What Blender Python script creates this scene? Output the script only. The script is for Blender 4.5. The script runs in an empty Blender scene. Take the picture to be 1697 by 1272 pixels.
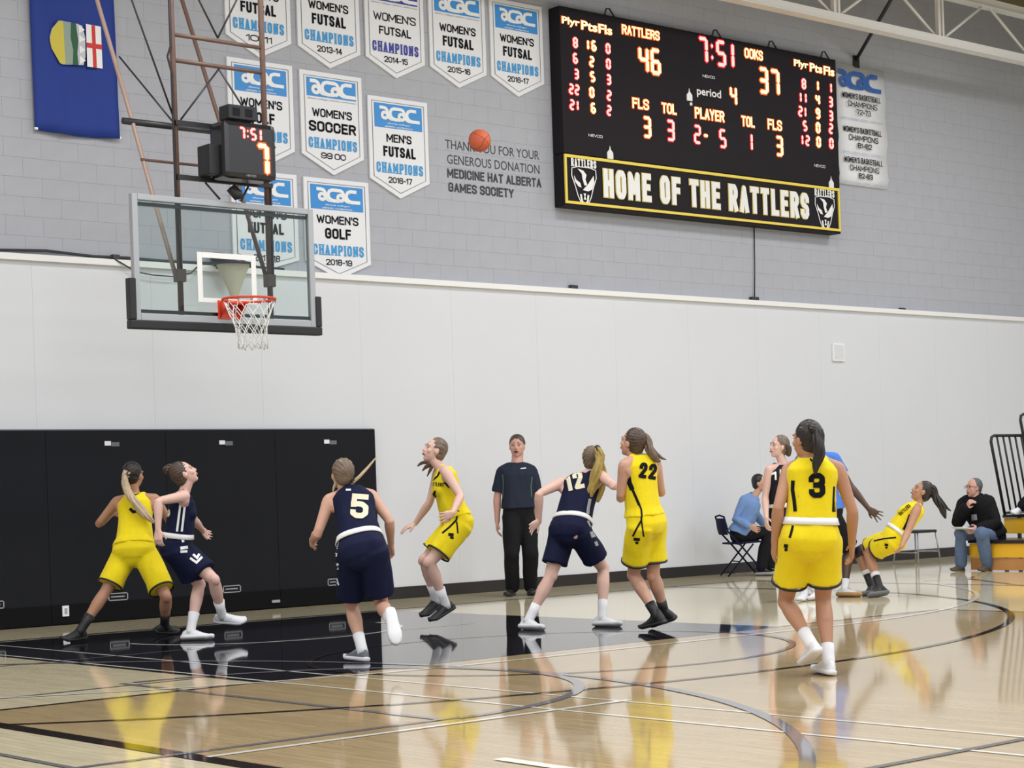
import bpy, bmesh, math, random
from mathutils import Vector, Matrix, noise
from mathutils.bvhtree import BVHTree
random.seed(7)
S = bpy.context.scene
COL = S.collection
PI = math.pi
V = Vector

PEOPLE = {"p1": {"pel": [-0.858, -0.885, 0.774], "neck": [-0.76, -0.74, 1.274], "head": [-0.763, -0.737, 1.48], "lsh": [-0.865, -0.602, 1.246], "rsh": [-0.626, -0.85, 1.257], "lhip": [-0.909, -0.809, 0.749], "rhip": [-0.775, -0.929, 0.743], "lel": [-0.992, -0.461, 1.041], "lwr": [-0.791, -0.348, 1.136], "rel": [-0.45, -0.779, 1.052], "rwr": [-0.307, -0.577, 1.015], "lan": [-1.37, -0.816, 0.1], "lkn": [-1.117, -0.827, 0.443], "lto": [-1.54, -0.859, 0.04], "ran": [-0.627, -0.966, 0.1], "rkn": [-0.738, -1.219, 0.371], "rto": [-0.476, -0.878, 0.04], "look": [0.835, 0.45, -0.011], "s": 1.0}, "p2": {"pel": [-0.88, -1.716, 0.813], "neck": [-0.826, -1.766, 1.288], "head": [-0.814, -1.777, 1.467], "lsh": [-0.735, -1.618, 1.267], "rsh": [-0.9, -1.923, 1.265], "lhip": [-0.811, -1.651, 0.8], "rhip": [-0.938, -1.789, 0.795], "lel": [-0.593, -1.515, 1.049], "lwr": [-0.424, -1.355, 0.957], "rel": [-1.174, -1.966, 1.23], "rwr": [-1.197, -1.992, 0.983], "lan": [-0.48, -1.75, 0.204], "lkn": [-0.658, -1.942, 0.528], "lto": [-0.331, -1.842, 0.144], "ran": [-0.809, -1.784, 0.09], "rkn": [-0.671, -1.707, 0.483], "rto": [-0.708, -1.927, 0.03], "look": [0.767, -0.378, 0.523], "s": 1.0}, "p5": {"pel": [-1.279, -5.218, 0.801], "neck": [-1.191, -4.968, 1.247], "head": [-1.237, -4.924, 1.375], "lsh": [-1.339, -4.902, 1.19], "rsh": [-1.022, -4.967, 1.216], "lhip": [-1.325, -5.137, 0.79], "rhip": [-1.227, -5.294, 0.794], "lel": [-1.462, -4.919, 0.946], "lwr": [-1.367, -4.699, 0.894], "rel": [-0.995, -5.161, 1.024], "rwr": [-0.897, -5.031, 0.841], "lan": [-1.269, -5.16, 0.09], "lkn": [-1.212, -4.956, 0.395], "lto": [-1.277, -4.988, 0.03], "ran": [-1.27, -5.543, 0.305], "rkn": [-1.104, -5.184, 0.415], "rto": [-1.335, -5.702, 0.16], "look": [0.253, 0.998, 0.016], "s": 0.98}, "p4": {"pel": [1.334, -2.83, 0.933], "neck": [1.25, -2.75, 1.434], "head": [1.198, -2.701, 1.613], "lsh": [1.174, -2.909, 1.408], "rsh": [1.326, -2.589, 1.426], "lhip": [1.288, -2.909, 0.901], "rhip": [1.362, -2.743, 0.899], "lel": [1.196, -3.087, 1.186], "lwr": [1.02, -3.199, 1.038], "rel": [1.25, -2.536, 1.139], "rwr": [1.192, -2.378, 0.948], "lan": [1.21, -2.783, 0.211], "lkn": [1.014, -2.835, 0.596], "lto": [1.033, -2.762, 0.045], "ran": [1.323, -2.477, 0.242], "rkn": [1.138, -2.587, 0.61], "rto": [1.146, -2.456, 0.06], "lha": [0.854, -3.218, 0.995], "rha": [1.057, -2.286, 0.876], "look": [-0.956, 0.282, 0.33], "s": 1.02, "rpn": [0.181, 0.241, -1.0], "rts": [-0.904, -0.523, 0.011]}, "ref": {"pel": [4.816, 0.672, 0.951], "neck": [4.815, 0.673, 1.548], "head": [4.82, 0.669, 1.754], "lsh": [4.956, 0.582, 1.458], "rsh": [4.669, 0.766, 1.468], "lhip": [4.914, 0.648, 0.926], "rhip": [4.714, 0.681, 0.933], "lel": [4.998, 0.548, 1.157], "lwr": [4.977, 0.56, 0.859], "rel": [4.622, 0.825, 1.172], "rwr": [4.612, 0.828, 0.875], "lan": [4.893, 0.599, 0.09], "lkn": [4.804, 0.466, 0.483], "lto": [4.79, 0.438, 0.03], "ran": [4.707, 0.705, 0.09], "rkn": [4.594, 0.551, 0.493], "rto": [4.548, 0.599, 0.03], "look": [-0.722, -0.694, 0.003], "s": 1.09}, "p12": {"pel": [1.643, -4.073, 0.836], "neck": [1.893, -3.974, 1.31], "head": [2.024, -3.978, 1.47], "lsh": [1.748, -3.853, 1.274], "rsh": [1.965, -4.138, 1.326], "lhip": [1.628, -3.982, 0.805], "rhip": [1.69, -4.156, 0.812], "lel": [1.474, -3.864, 1.184], "lwr": [1.516, -3.798, 0.938], "rel": [1.865, -4.395, 1.241], "rwr": [2.082, -4.259, 1.213], "lan": [1.297, -3.886, 0.09], "lkn": [1.49, -3.964, 0.456], "lto": [1.281, -4.066, 0.03], "ran": [1.83, -4.25, 0.09], "rkn": [1.969, -4.124, 0.501], "rto": [1.85, -4.429, 0.03], "lha": [1.361, -3.81, 0.859], "look": [0.839, 0.309, -0.014], "s": 1.03}, "p22": {"pel": [1.566, -5.142, 0.903], "neck": [1.536, -5.113, 1.458], "head": [1.502, -5.082, 1.585], "lsh": [1.365, -5.136, 1.399], "rsh": [1.708, -5.139, 1.404], "lhip": [1.476, -5.173, 0.876], "rhip": [1.66, -5.121, 0.879], "lel": [1.381, -5.052, 1.121], "lwr": [1.588, -4.929, 1.219], "rel": [1.842, -5.055, 1.159], "rwr": [1.974, -4.838, 1.213], "lan": [1.617, -5.191, 0.14], "lkn": [1.571, -4.972, 0.478], "lto": [1.608, -5.009, 0.03], "ran": [1.869, -5.016, 0.14], "rkn": [1.709, -5.068, 0.471], "rto": [1.881, -4.835, 0.03], "look": [-0.307, 0.976, 0.229], "s": 1.04}, "p3": {"pel": [-0.39, -8.835, 0.847], "neck": [-0.37, -8.853, 1.336], "head": [-0.394, -8.83, 1.464], "lsh": [-0.413, -8.696, 1.281], "rsh": [-0.231, -8.936, 1.279], "lhip": [-0.427, -8.751, 0.83], "rhip": [-0.31, -8.877, 0.825], "lel": [-0.559, -8.732, 1.052], "lwr": [-0.514, -8.647, 0.826], "rel": [-0.178, -9.002, 1.013], "rwr": [-0.095, -8.914, 0.8], "lan": [-0.44, -8.857, 0.205], "lkn": [-0.345, -8.562, 0.453], "lto": [-0.366, -8.702, 0.04], "ran": [-0.326, -8.895, 0.09], "rkn": [-0.194, -8.744, 0.462], "rto": [-0.263, -8.736, 0.03], "look": [0.039, 1.062, 0.023], "s": 0.98}, "n1": {"pel": [5.084, -3.404, 0.864], "neck": [5.084, -3.403, 1.386], "head": [5.048, -3.369, 1.586], "lsh": [5.246, -3.452, 1.344], "rsh": [4.919, -3.353, 1.353], "lhip": [5.171, -3.432, 0.835], "rhip": [4.993, -3.387, 0.842], "lel": [5.243, -3.502, 1.069], "lwr": [5.34, -3.402, 0.861], "rel": [4.881, -3.317, 1.07], "rwr": [4.786, -3.417, 0.861], "lan": [5.128, -3.583, 0.09], "lkn": [5.023, -3.614, 0.469], "lto": [4.971, -3.66, 0.03], "ran": [5.291, -3.6, 0.09], "rkn": [5.052, -3.467, 0.455], "rto": [5.134, -3.676, 0.03], "look": [-1.032, 0.284, 0.132], "s": 1.0}, "blue": {"pel": [5.604, -3.468, 0.908], "neck": [5.551, -3.423, 1.479], "head": [5.523, -3.396, 1.663], "lsh": [5.501, -3.251, 1.435], "rsh": [5.677, -3.562, 1.447], "lhip": [5.542, -3.402, 0.835], "rhip": [5.632, -3.524, 0.831], "lel": [5.669, -3.179, 1.204], "lwr": [5.807, -3.095, 0.997], "rel": [5.787, -3.686, 1.151], "rwr": [5.903, -3.824, 0.912], "lan": [5.63, -3.219, 0.09], "lkn": [5.702, -3.186, 0.467], "lto": [5.788, -3.125, 0.03], "ran": [5.741, -3.597, 0.09], "rkn": [5.911, -3.513, 0.502], "rto": [5.741, -3.781, 0.03], "rha": [6.005, -3.946, 0.794], "look": [0.925, -0.184, -0.027], "s": 1.05, "rpn": [0.831, 0.591, -0.008], "rts": [0.0, 0.0, -1.0]}, "fall": {"pel": [6.023, -4.02, 0.592], "neck": [6.229, -4.213, 0.94], "head": [6.259, -4.242, 1.077], "lsh": [6.092, -4.308, 0.886], "rsh": [6.337, -4.081, 0.901], "lhip": [5.961, -4.088, 0.569], "rhip": [6.077, -3.942, 0.59], "lel": [5.924, -4.318, 0.663], "lwr": [5.728, -4.397, 0.529], "rel": [6.333, -3.863, 0.726], "rwr": [6.393, -3.64, 0.629], "lan": [5.882, -3.957, 0.09], "lkn": [5.99, -3.711, 0.461], "lto": [5.71, -3.985, 0.03], "ran": [6.047, -3.7, 0.09], "rkn": [6.045, -3.536, 0.458], "rto": [5.879, -3.75, 0.03], "lha": [5.579, -4.465, 0.481], "look": [-0.712, 0.534, 0.48], "s": 1.0}, "man": {"pel": [10.725, -1.692, 0.455], "neck": [10.599, -1.573, 0.924], "head": [10.575, -1.55, 1.075], "lsh": [10.645, -1.731, 0.85], "rsh": [10.559, -1.405, 0.874], "lhip": [10.648, -1.751, 0.442], "rhip": [10.725, -1.594, 0.456], "lel": [10.604, -1.868, 0.599], "lwr": [10.37, -1.775, 0.547], "rel": [10.388, -1.432, 0.643], "rwr": [10.352, -1.605, 0.829], "lan": [10.447, -1.843, 0.09], "lkn": [10.256, -1.909, 0.489], "lto": [10.268, -1.862, 0.03], "ran": [10.351, -1.478, 0.09], "rkn": [10.289, -1.543, 0.489], "rto": [10.172, -1.497, 0.03], "look": [-0.963, 0.289, 0.03], "s": 1.03}, "seat": {"pel": [8.792, 0.979, 0.564], "neck": [8.933, 0.847, 1.041], "head": [9.002, 0.782, 1.231], "lsh": [9.025, 0.995, 1.041], "rsh": [8.76, 0.846, 1.014], "lhip": [8.878, 1.019, 0.561], "rhip": [8.722, 0.922, 0.535], "lel": [9.187, 1.073, 0.826], "lwr": [9.376, 1.128, 0.673], "rel": [8.666, 0.923, 0.761], "rwr": [8.693, 0.695, 0.662], "lan": [9.128, 0.799, 0.09], "lkn": [9.221, 0.846, 0.562], "lto": [9.141, 0.624, 0.03], "ran": [8.914, 0.725, 0.09], "rkn": [9.049, 0.736, 0.552], "rto": [8.953, 0.555, 0.03], "look": [0.449, -0.835, -0.03], "s": 1.0}, "vis": {"pel": [12.049999999999999, -2.1999999999999997, 1.02], "neck": [11.979999999999999, -2.15, 1.55], "head": [11.91, -2.15, 1.76], "lsh": [12.0, -2.3299999999999996, 1.5], "rsh": [11.959999999999999, -1.97, 1.5], "lel": [11.879999999999999, -2.4, 1.25], "rel": [11.83, -1.9000000000000001, 1.25], "lwr": [11.68, -2.25, 1.17], "rwr": [11.649999999999999, -2.05, 1.17], "lhip": [12.03, -2.29, 1.0], "rhip": [12.03, -2.11, 1.0], "lkn": [11.629999999999999, -2.12, 1.14], "rkn": [11.629999999999999, -1.92, 1.12], "lan": [11.44, -2.03, 0.8], "ran": [11.36, -1.73, 0.8], "lto": [11.28, -2.03, 0.735], "rto": [11.2, -1.71, 0.735], "look": [-1, 0.1, 0], "s": 1.0}}
HAIR = {"p1": [[[[-0.858, -0.784, 1.497], 0.0386], [[-0.894, -0.806, 1.453], 0.033], [[-0.889, -0.825, 1.375], 0.0357], [[-0.868, -0.871, 1.286], 0.0412], [[-0.841, -0.939, 1.196], 0.0439], [[-0.791, -0.986, 1.117], 0.0384], [[-0.736, -1.024, 1.043], 0.0165]]], "p2": [[[[-0.89, -1.706, 1.513], 0.0318], [[-0.905, -1.691, 1.514], 0.0476], [[-0.921, -1.676, 1.504], 0.0476], [[-0.925, -1.672, 1.478], 0.0265]]], "p5": [[[[-1.216, -5.026, 1.318], 0.0178], [[-1.176, -5.064, 1.356], 0.0133], [[-1.117, -5.065, 1.408], 0.0098], [[-1.057, -5.066, 1.466], 0.0072], [[-1.026, -5.068, 1.496], 0.0036]], [[[-1.282, -4.91, 1.313], 0.0134], [[-1.307, -4.914, 1.278], 0.0089], [[-1.316, -4.919, 1.252], 0.0053]]], "p4": [[[[1.247, -2.637, 1.504], 0.0222], [[1.222, -2.559, 1.513], 0.0222], [[1.197, -2.508, 1.503], 0.0178], [[1.174, -2.472, 1.477], 0.0056]], [[[1.23, -2.621, 1.494], 0.0222], [[1.207, -2.558, 1.468], 0.0194], [[1.187, -2.526, 1.431], 0.0056]], [[[1.232, -2.637, 1.482], 0.0166], [[1.218, -2.597, 1.428], 0.0139], [[1.207, -2.572, 1.379], 0.0044]]], "p12": [[[[1.941, -4.129, 1.573], 0.0321], [[1.942, -4.157, 1.502], 0.0427], [[1.908, -4.167, 1.396], 0.048], [[1.869, -4.158, 1.29], 0.0479], [[1.841, -4.145, 1.2], 0.0426], [[1.817, -4.136, 1.116], 0.0213]], [[[1.981, -4.111, 1.477], 0.0322], [[1.984, -4.142, 1.341], 0.0375], [[1.963, -4.15, 1.208], 0.0321], [[1.904, -4.149, 1.102], 0.016]]], "p22": [[[[1.565, -5.113, 1.649], 0.0252], [[1.581, -5.155, 1.637], 0.0327], [[1.588, -5.189, 1.57], 0.0402], [[1.597, -5.212, 1.494], 0.0402], [[1.622, -5.235, 1.442], 0.0301], [[1.651, -5.262, 1.421], 0.01]], [[[1.595, -5.168, 1.606], 0.0201], [[1.636, -5.207, 1.503], 0.0201], [[1.679, -5.247, 1.451], 0.0126], [[1.708, -5.275, 1.435], 0.005]]], "p3": [[[[-0.433, -8.917, 1.542], 0.0297], [[-0.442, -8.964, 1.518], 0.037], [[-0.447, -8.986, 1.458], 0.0406], [[-0.457, -8.991, 1.384], 0.0405], [[-0.466, -8.982, 1.311], 0.0295], [[-0.476, -8.973, 1.252], 0.0111]]], "n1": [[[[5.079, -3.426, 1.615], 0.0372], [[5.105, -3.45, 1.57], 0.0372], [[5.108, -3.453, 1.495], 0.0248]]], "fall": [[[[6.311, -4.29, 1.124], 0.0314], [[6.327, -4.333, 1.111], 0.0376], [[6.348, -4.352, 1.034], 0.0439], [[6.365, -4.383, 0.946], 0.0439], [[6.395, -4.411, 0.869], 0.0376], [[6.412, -4.426, 0.793], 0.0125]], [[[6.356, -4.332, 1.072], 0.0251], [[6.399, -4.373, 0.982], 0.0251], [[6.452, -4.423, 0.892], 0.0125], [[6.478, -4.448, 0.866], 0.0063]]]}
DECALS = {"p1": [["top", "black", "number", [["s", 0.0277, [[-1.129, -1.355, 1.176], [-1.106, -1.376, 1.143], [-1.075, -1.405, 1.153]]]]], ["top", "black", "collar_trim", [["s", 0.0166, [[-1.148, -1.336, 1.321], [-1.099, -1.383, 1.292], [-1.043, -1.434, 1.322]]]]]], "p2": [["top", "white", "side_stripe", [["s", 0.019, [[-1.19, -2.384, 1.203], [-1.219, -2.358, 0.961]]], ["s", 0.019, [[-1.161, -2.412, 1.212], [-1.189, -2.386, 0.959]]]]], ["top", "cream", "number", [["t", "5", [-1.273, -2.307, 1.146], 0.1055, 0.6, 0]]], ["bottom", "white", "emblem", [["s", 0.0211, [[-1.19, -2.385, 0.919], [-1.18, -2.395, 0.878]]], ["s", 0.0264, [[-1.2, -2.376, 0.828], [-1.152, -2.421, 0.836]]], ["s", 0.0211, [[-1.201, -2.375, 0.798], [-1.156, -2.417, 0.801]]]]], ["bottom", "white", "chevron", [["s", 0.0211, [[-1.143, -2.43, 0.744], [-1.103, -2.467, 0.702], [-1.065, -2.503, 0.751]]], ["s", 0.0211, [[-1.124, -2.448, 0.774], [-1.099, -2.471, 0.742], [-1.083, -2.486, 0.777]]]]]], "p5": [["top", "cream", "number", [["t", "5", [-1.54, -5.601, 1.14], 0.1779, 0.95, -6]]], ["top", "white", "collar_mark", [["s", 0.0133, [[-1.608, -5.537, 1.258], [-1.58, -5.563, 1.257]]]]], ["top", "white", "side_stripe", [["s", 0.0178, [[-1.684, -5.466, 1.071], [-1.676, -5.473, 1.019], [-1.668, -5.48, 0.951]]]]], ["bottom", "white", "side_stripe", [["s", 0.0133, [[-1.657, -5.491, 0.896], [-1.668, -5.481, 0.841]]], ["s", 0.0178, [[-1.669, -5.48, 0.815], [-1.672, -5.477, 0.79]]]]], ["bottom", "white", "emblem", [["s", 0.0178, [[-1.68, -5.47, 0.723], [-1.658, -5.49, 0.739]]], ["s", 0.0178, [[-1.681, -5.469, 0.701], [-1.659, -5.49, 0.709]]]]], ["bottom", "white", "chevron", [["s", 0.0178, [[-1.676, -5.474, 0.65], [-1.665, -5.484, 0.595], [-1.687, -5.464, 0.587]]]]]], "p4": [["top", "black", "lettering", [["t", "RATTLERS", [0.779, -3.268, 1.299], 0.033, 0.6, -5]]], ["top", "black", "number", [["t", "4", [0.776, -3.266, 1.204], 0.0826, 0.7, -5]]], ["top", "black", "collar_trim", [["s", 0.0165, [[0.753, -3.244, 1.364], [0.768, -3.258, 1.331], [0.807, -3.295, 1.372], [0.828, -3.314, 1.435]]]]], ["top", "black", "side_panel", [["s", 0.022, [[0.845, -3.33, 1.317], [0.874, -3.358, 1.273], [0.905, -3.387, 1.261]]]]], ["bottom", "black", "side_stripe", [["s", 0.0165, [[0.931, -3.411, 1.064], [0.913, -3.395, 0.975], [0.865, -3.35, 0.914], [0.818, -3.305, 0.863]]], ["s", 0.0138, [[0.917, -3.398, 0.964], [0.922, -3.403, 0.858]]]]], ["bottom", "black", "emblem", [["s", 0.0275, [[0.86, -3.345, 0.856], [0.895, -3.378, 0.849]]], ["s", 0.022, [[0.871, -3.355, 0.829], [0.894, -3.377, 0.822]]]]]], "p12": [["top", "cream", "number", [["t", "12", [1.384, -4.456, 1.292], 0.1715, 0.62, 10]]], ["top", "grey", "side_panel", [["s", 0.0268, [[1.481, -4.548, 1.128], [1.468, -4.535, 1.046], [1.463, -4.531, 0.995]]]]], ["bottom", "grey", "emblem", [["s", 0.0268, [[1.465, -4.533, 0.943], [1.483, -4.55, 0.891]]], ["s", 0.0375, [[1.485, -4.552, 0.849], [1.495, -4.562, 0.797]]], ["s", 0.0268, [[1.506, -4.572, 0.761], [1.516, -4.581, 0.724]]]]]], "p22": [["top", "black", "number", [["t", "22", [1.125, -5.688, 1.337], 0.1304, 0.72, -10]]], ["top", "black", "side_panel", [["s", 0.0401, [[1.009, -5.578, 1.304], [1.015, -5.584, 1.246], [1.031, -5.599, 1.187]]], ["s", 0.0226, [[1.024, -5.593, 1.217], [1.05, -5.617, 1.129], [1.069, -5.636, 1.061]]], ["s", 0.015, [[1.063, -5.63, 1.09], [1.079, -5.645, 1.031], [1.081, -5.647, 0.974]]]]], ["bottom", "black", "side_stripe", [["s", 0.015, [[1.079, -5.644, 1.003], [1.077, -5.643, 0.945], [1.047, -5.615, 0.879], [1.021, -5.591, 0.813]]], ["s", 0.0125, [[1.077, -5.643, 0.945], [1.088, -5.653, 0.81]]]]], ["bottom", "black", "emblem", [["s", 0.0251, [[1.028, -5.597, 0.798], [1.066, -5.633, 0.792]]], ["s", 0.0201, [[1.038, -5.606, 0.769], [1.055, -5.623, 0.768]]]]]], "p3": [["top", "black", "number", [["t", "3", [-0.868, -9.346, 1.178], 0.1526, 0.85, 0]]], ["top", "black", "side_panel", [["s", 0.0223, [[-0.969, -9.25, 1.211], [-0.973, -9.247, 1.155], [-0.967, -9.253, 1.091], [-0.964, -9.256, 1.021]]], ["s", 0.0223, [[-0.791, -9.418, 1.168], [-0.795, -9.414, 1.097], [-0.8, -9.41, 1.013]]]]], ["top", "black", "collar_mark", [["s", 0.0112, [[-0.897, -9.318, 1.345], [-0.885, -9.33, 1.319]]]]], ["bottom", "black", "side_stripe", [["s", 0.0149, [[-0.976, -9.245, 0.951], [-0.984, -9.237, 0.909], [-0.993, -9.229, 0.875]]]]], ["bottom", "black", "emblem", [["s", 0.0223, [[-1.017, -9.206, 0.834], [-0.999, -9.223, 0.829]]], ["s", 0.0186, [[-1.015, -9.208, 0.809], [-1.002, -9.22, 0.812]]]]]], "n1": [["top", "white", "number", [["t", "1", [4.505, -3.819, 1.286], 0.0867, 0.8, 0], ["s", 0.0124, [[4.48, -3.796, 1.359], [4.484, -3.799, 1.329]]], ["s", 0.0093, [[4.55, -3.861, 1.349], [4.548, -3.86, 1.29]]]]]], "ref": [["top", "white", "chest_mark", [["s", 0.0113, [[4.409, 0.094, 1.48], [4.454, 0.051, 1.485]]]]], ["top", "green", "piping", [["s", 0.0113, [[4.257, 0.237, 1.418], [4.26, 0.234, 1.322], [4.25, 0.243, 1.143]]], ["s", 0.0113, [[4.502, 0.006, 1.379], [4.489, 0.018, 1.27], [4.491, 0.016, 1.146]]]]]], "fall": [["top", "black", "lettering", [["t", "RATTLERS", [5.579, -4.562, 0.893], 0.0375, 0.6, 40]]], ["top", "black", "side_panel", [["s", 0.025, [[5.626, -4.607, 0.854], [5.602, -4.584, 0.771], [5.574, -4.558, 0.699]]]]], ["bottom", "black", "side_stripe", [["s", 0.0156, [[5.355, -4.352, 0.601], [5.431, -4.423, 0.621], [5.524, -4.511, 0.629]]]]], ["bottom", "black", "emblem", [["s", 0.025, [[5.434, -4.426, 0.561], [5.46, -4.451, 0.553]]], ["s", 0.0188, [[5.437, -4.43, 0.53], [5.455, -4.446, 0.529]]]]]], "man": [["top", "grey", "pocket_patch", [["s", 0.0705, [[10.014, -1.983, 0.742], [10.017, -1.987, 0.666]]]]]]}
DIGITS = [["8", 6.663, 6.929, 0.136, "r"], ["6", 6.654, 6.727, 0.136, "r"], ["3", 6.663, 6.528, 0.135, "r"], ["22", 6.617, 6.326, 0.136, "r"], ["21", 6.621, 6.126, 0.136, "r"], ["16", 6.926, 6.931, 0.137, "a"], ["2", 6.93, 6.722, 0.137, "a"], ["5", 6.935, 6.528, 0.136, "a"], ["0", 6.913, 6.323, 0.136, "a"], ["6", 6.929, 6.123, 0.136, "a"], ["0", 7.215, 6.928, 0.137, "r"], ["0", 7.213, 6.729, 0.138, "r"], ["3", 7.209, 6.525, 0.138, "r"], ["2", 7.207, 6.319, 0.138, "r"], ["2", 7.198, 6.123, 0.137, "r"], ["8", 10.931, 6.929, 0.152, "r"], ["11", 10.911, 6.729, 0.152, "r"], ["21", 10.893, 6.527, 0.152, "r"], ["5", 10.927, 6.327, 0.152, "r"], ["12", 10.917, 6.12, 0.152, "r"], ["1", 11.232, 6.939, 0.153, "a"], ["4", 11.215, 6.737, 0.153, "a"], ["9", 11.211, 6.536, 0.154, "a"], ["0", 11.203, 6.33, 0.154, "a"], ["0", 11.205, 6.124, 0.154, "a"], ["1", 11.512, 6.94, 0.155, "r"], ["3", 11.493, 6.736, 0.154, "r"], ["3", 11.488, 6.534, 0.155, "r"], ["2", 11.479, 6.347, 0.155, "r"], ["0", 11.477, 6.132, 0.155, "r"], ["46", 7.944, 6.867, 0.346, "a"], ["7:51", 9.219, 7.143, 0.358, "r"], ["37", 10.216, 6.874, 0.368, "a"], ["4", 9.495, 6.586, 0.26, "a"], ["3", 7.856, 5.978, 0.28, "a"], ["3", 8.281, 5.98, 0.284, "r"], ["2", 8.777, 5.979, 0.255, "r"], ["-", 8.936, 5.979, 0.255, "a"], ["5", 9.258, 5.972, 0.258, "r"], ["1", 9.821, 5.982, 0.245, "r"], ["3", 10.381, 5.982, 0.283, "a"]]
CAPTIONS = [["Plyr", 6.596, 7.178, 0.302, 0.14, "a"], ["Pts", 6.904, 7.172, 0.277, 0.141, "a"], ["Fls", 7.176, 7.169, 0.24, 0.142, "a"], ["RATTLERS", 7.799, 7.218, 0.69, 0.144, "a"], ["OOKS", 9.917, 7.216, 0.375, 0.162, "a"], ["FLS", 7.753, 6.273, 0.301, 0.16, "a"], ["TOL", 8.264, 6.268, 0.276, 0.162, "a"], ["PLAYER", 9.018, 6.272, 0.576, 0.174, "a"], ["TOL", 9.76, 6.259, 0.263, 0.168, "a"], ["FLS", 10.297, 6.271, 0.295, 0.172, "a"], ["Plyr", 10.886, 7.196, 0.305, 0.148, "a"], ["Pts", 11.197, 7.188, 0.271, 0.149, "a"], ["Fls", 11.474, 7.18, 0.235, 0.151, "a"]]
PRINTS = [["period", 9.027, 6.561, 0.46, 0.141], ["NEVCO", 9.031, 6.792, 0.23, 0.037], ["NEVCO", 6.954, 5.768, 0.236, 0.036], ["NEVCO", 11.214, 5.778, 0.232, 0.04]]
LAMPS = [[8.654, 6.5], [7.194, 5.576], [11.449, 5.563]]
SIGN = [[[6.4, 5.481], [11.615, 5.484], [6.434, 4.825], [11.611, 4.877]], [[7.074, 5.328], [7.12, 4.981], [10.964, 5.373], [10.946, 4.991]], [[6.737, 5.17], [11.287, 5.174]]]
CAM = dict(f=3114.715, cx=1133.772, cy=813.229, loc=(-8.9293,-16.7815,1.1814), r=[0.7277518163562745, -0.6850303657854728, -0.03332704220246424], u=[0.02488979308473772, -0.022181386286348543, 0.9994440876320271], w=[0.6853887889295698, 0.7281767533052927, -0.0009077199019723035])
VR = (0.7282,-0.6854,0.0)
VF = (0.6854,0.7282,0.0)

# ------------------------------------------------------------------ camera, world, lights
cam = bpy.data.objects.new('camera', bpy.data.cameras.new('camera'))
COL.objects.link(cam)
S.camera = cam
r_, u_, w_ = V(CAM['r']), V(CAM['u']), V(CAM['w'])
cam.matrix_world = Matrix(((r_.x, u_.x, -w_.x, CAM['loc'][0]), (r_.y, u_.y, -w_.y, CAM['loc'][1]), (r_.z, u_.z, -w_.z, CAM['loc'][2]), (0, 0, 0, 1)))
cam.data.sensor_fit = 'HORIZONTAL'
cam.data.sensor_width = 36.0
cam.data.lens = CAM['f'] / 1697.0 * 36.0
cam.data.shift_x = -(CAM['cx'] - 848.5) / 1697.0
cam.data.shift_y = (CAM['cy'] - 636.0) / 1697.0
cam.data.clip_end = 200

world = bpy.data.worlds.new('world')
S.world = world
world.use_nodes = True
world.node_tree.nodes['Background'].inputs[0].default_value = (0.86, 0.92, 1.0, 1)
world.node_tree.nodes['Background'].inputs[1].default_value = 0.66

def area(name, loc, sx, sy, power, color, rot=(0, 0, 0)):
    l = bpy.data.lights.new(name, 'AREA'); l.shape = 'RECTANGLE'; l.size = sx; l.size_y = sy
    l.energy = power; l.color = color
    o = bpy.data.objects.new(name, l); COL.objects.link(o); o.location = loc; o.rotation_euler = rot
    return o
for ix, x in enumerate((-8.0, -1.0, 6.0, 13.0)):
    for iy, y in enumerate((-3.2, -9.5, -16.0, -22.5)):
        area('high_bay_lamp', (x, y, 8.2), 2.6, 1.3, 222, (0.985, 0.985, 0.99))

S.view_settings.view_transform = 'Standard'
S.view_settings.look = 'None'
S.view_settings.gamma = 1.0
S.view_settings.exposure = 0.0
S.view_settings.use_curve_mapping = False

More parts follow.
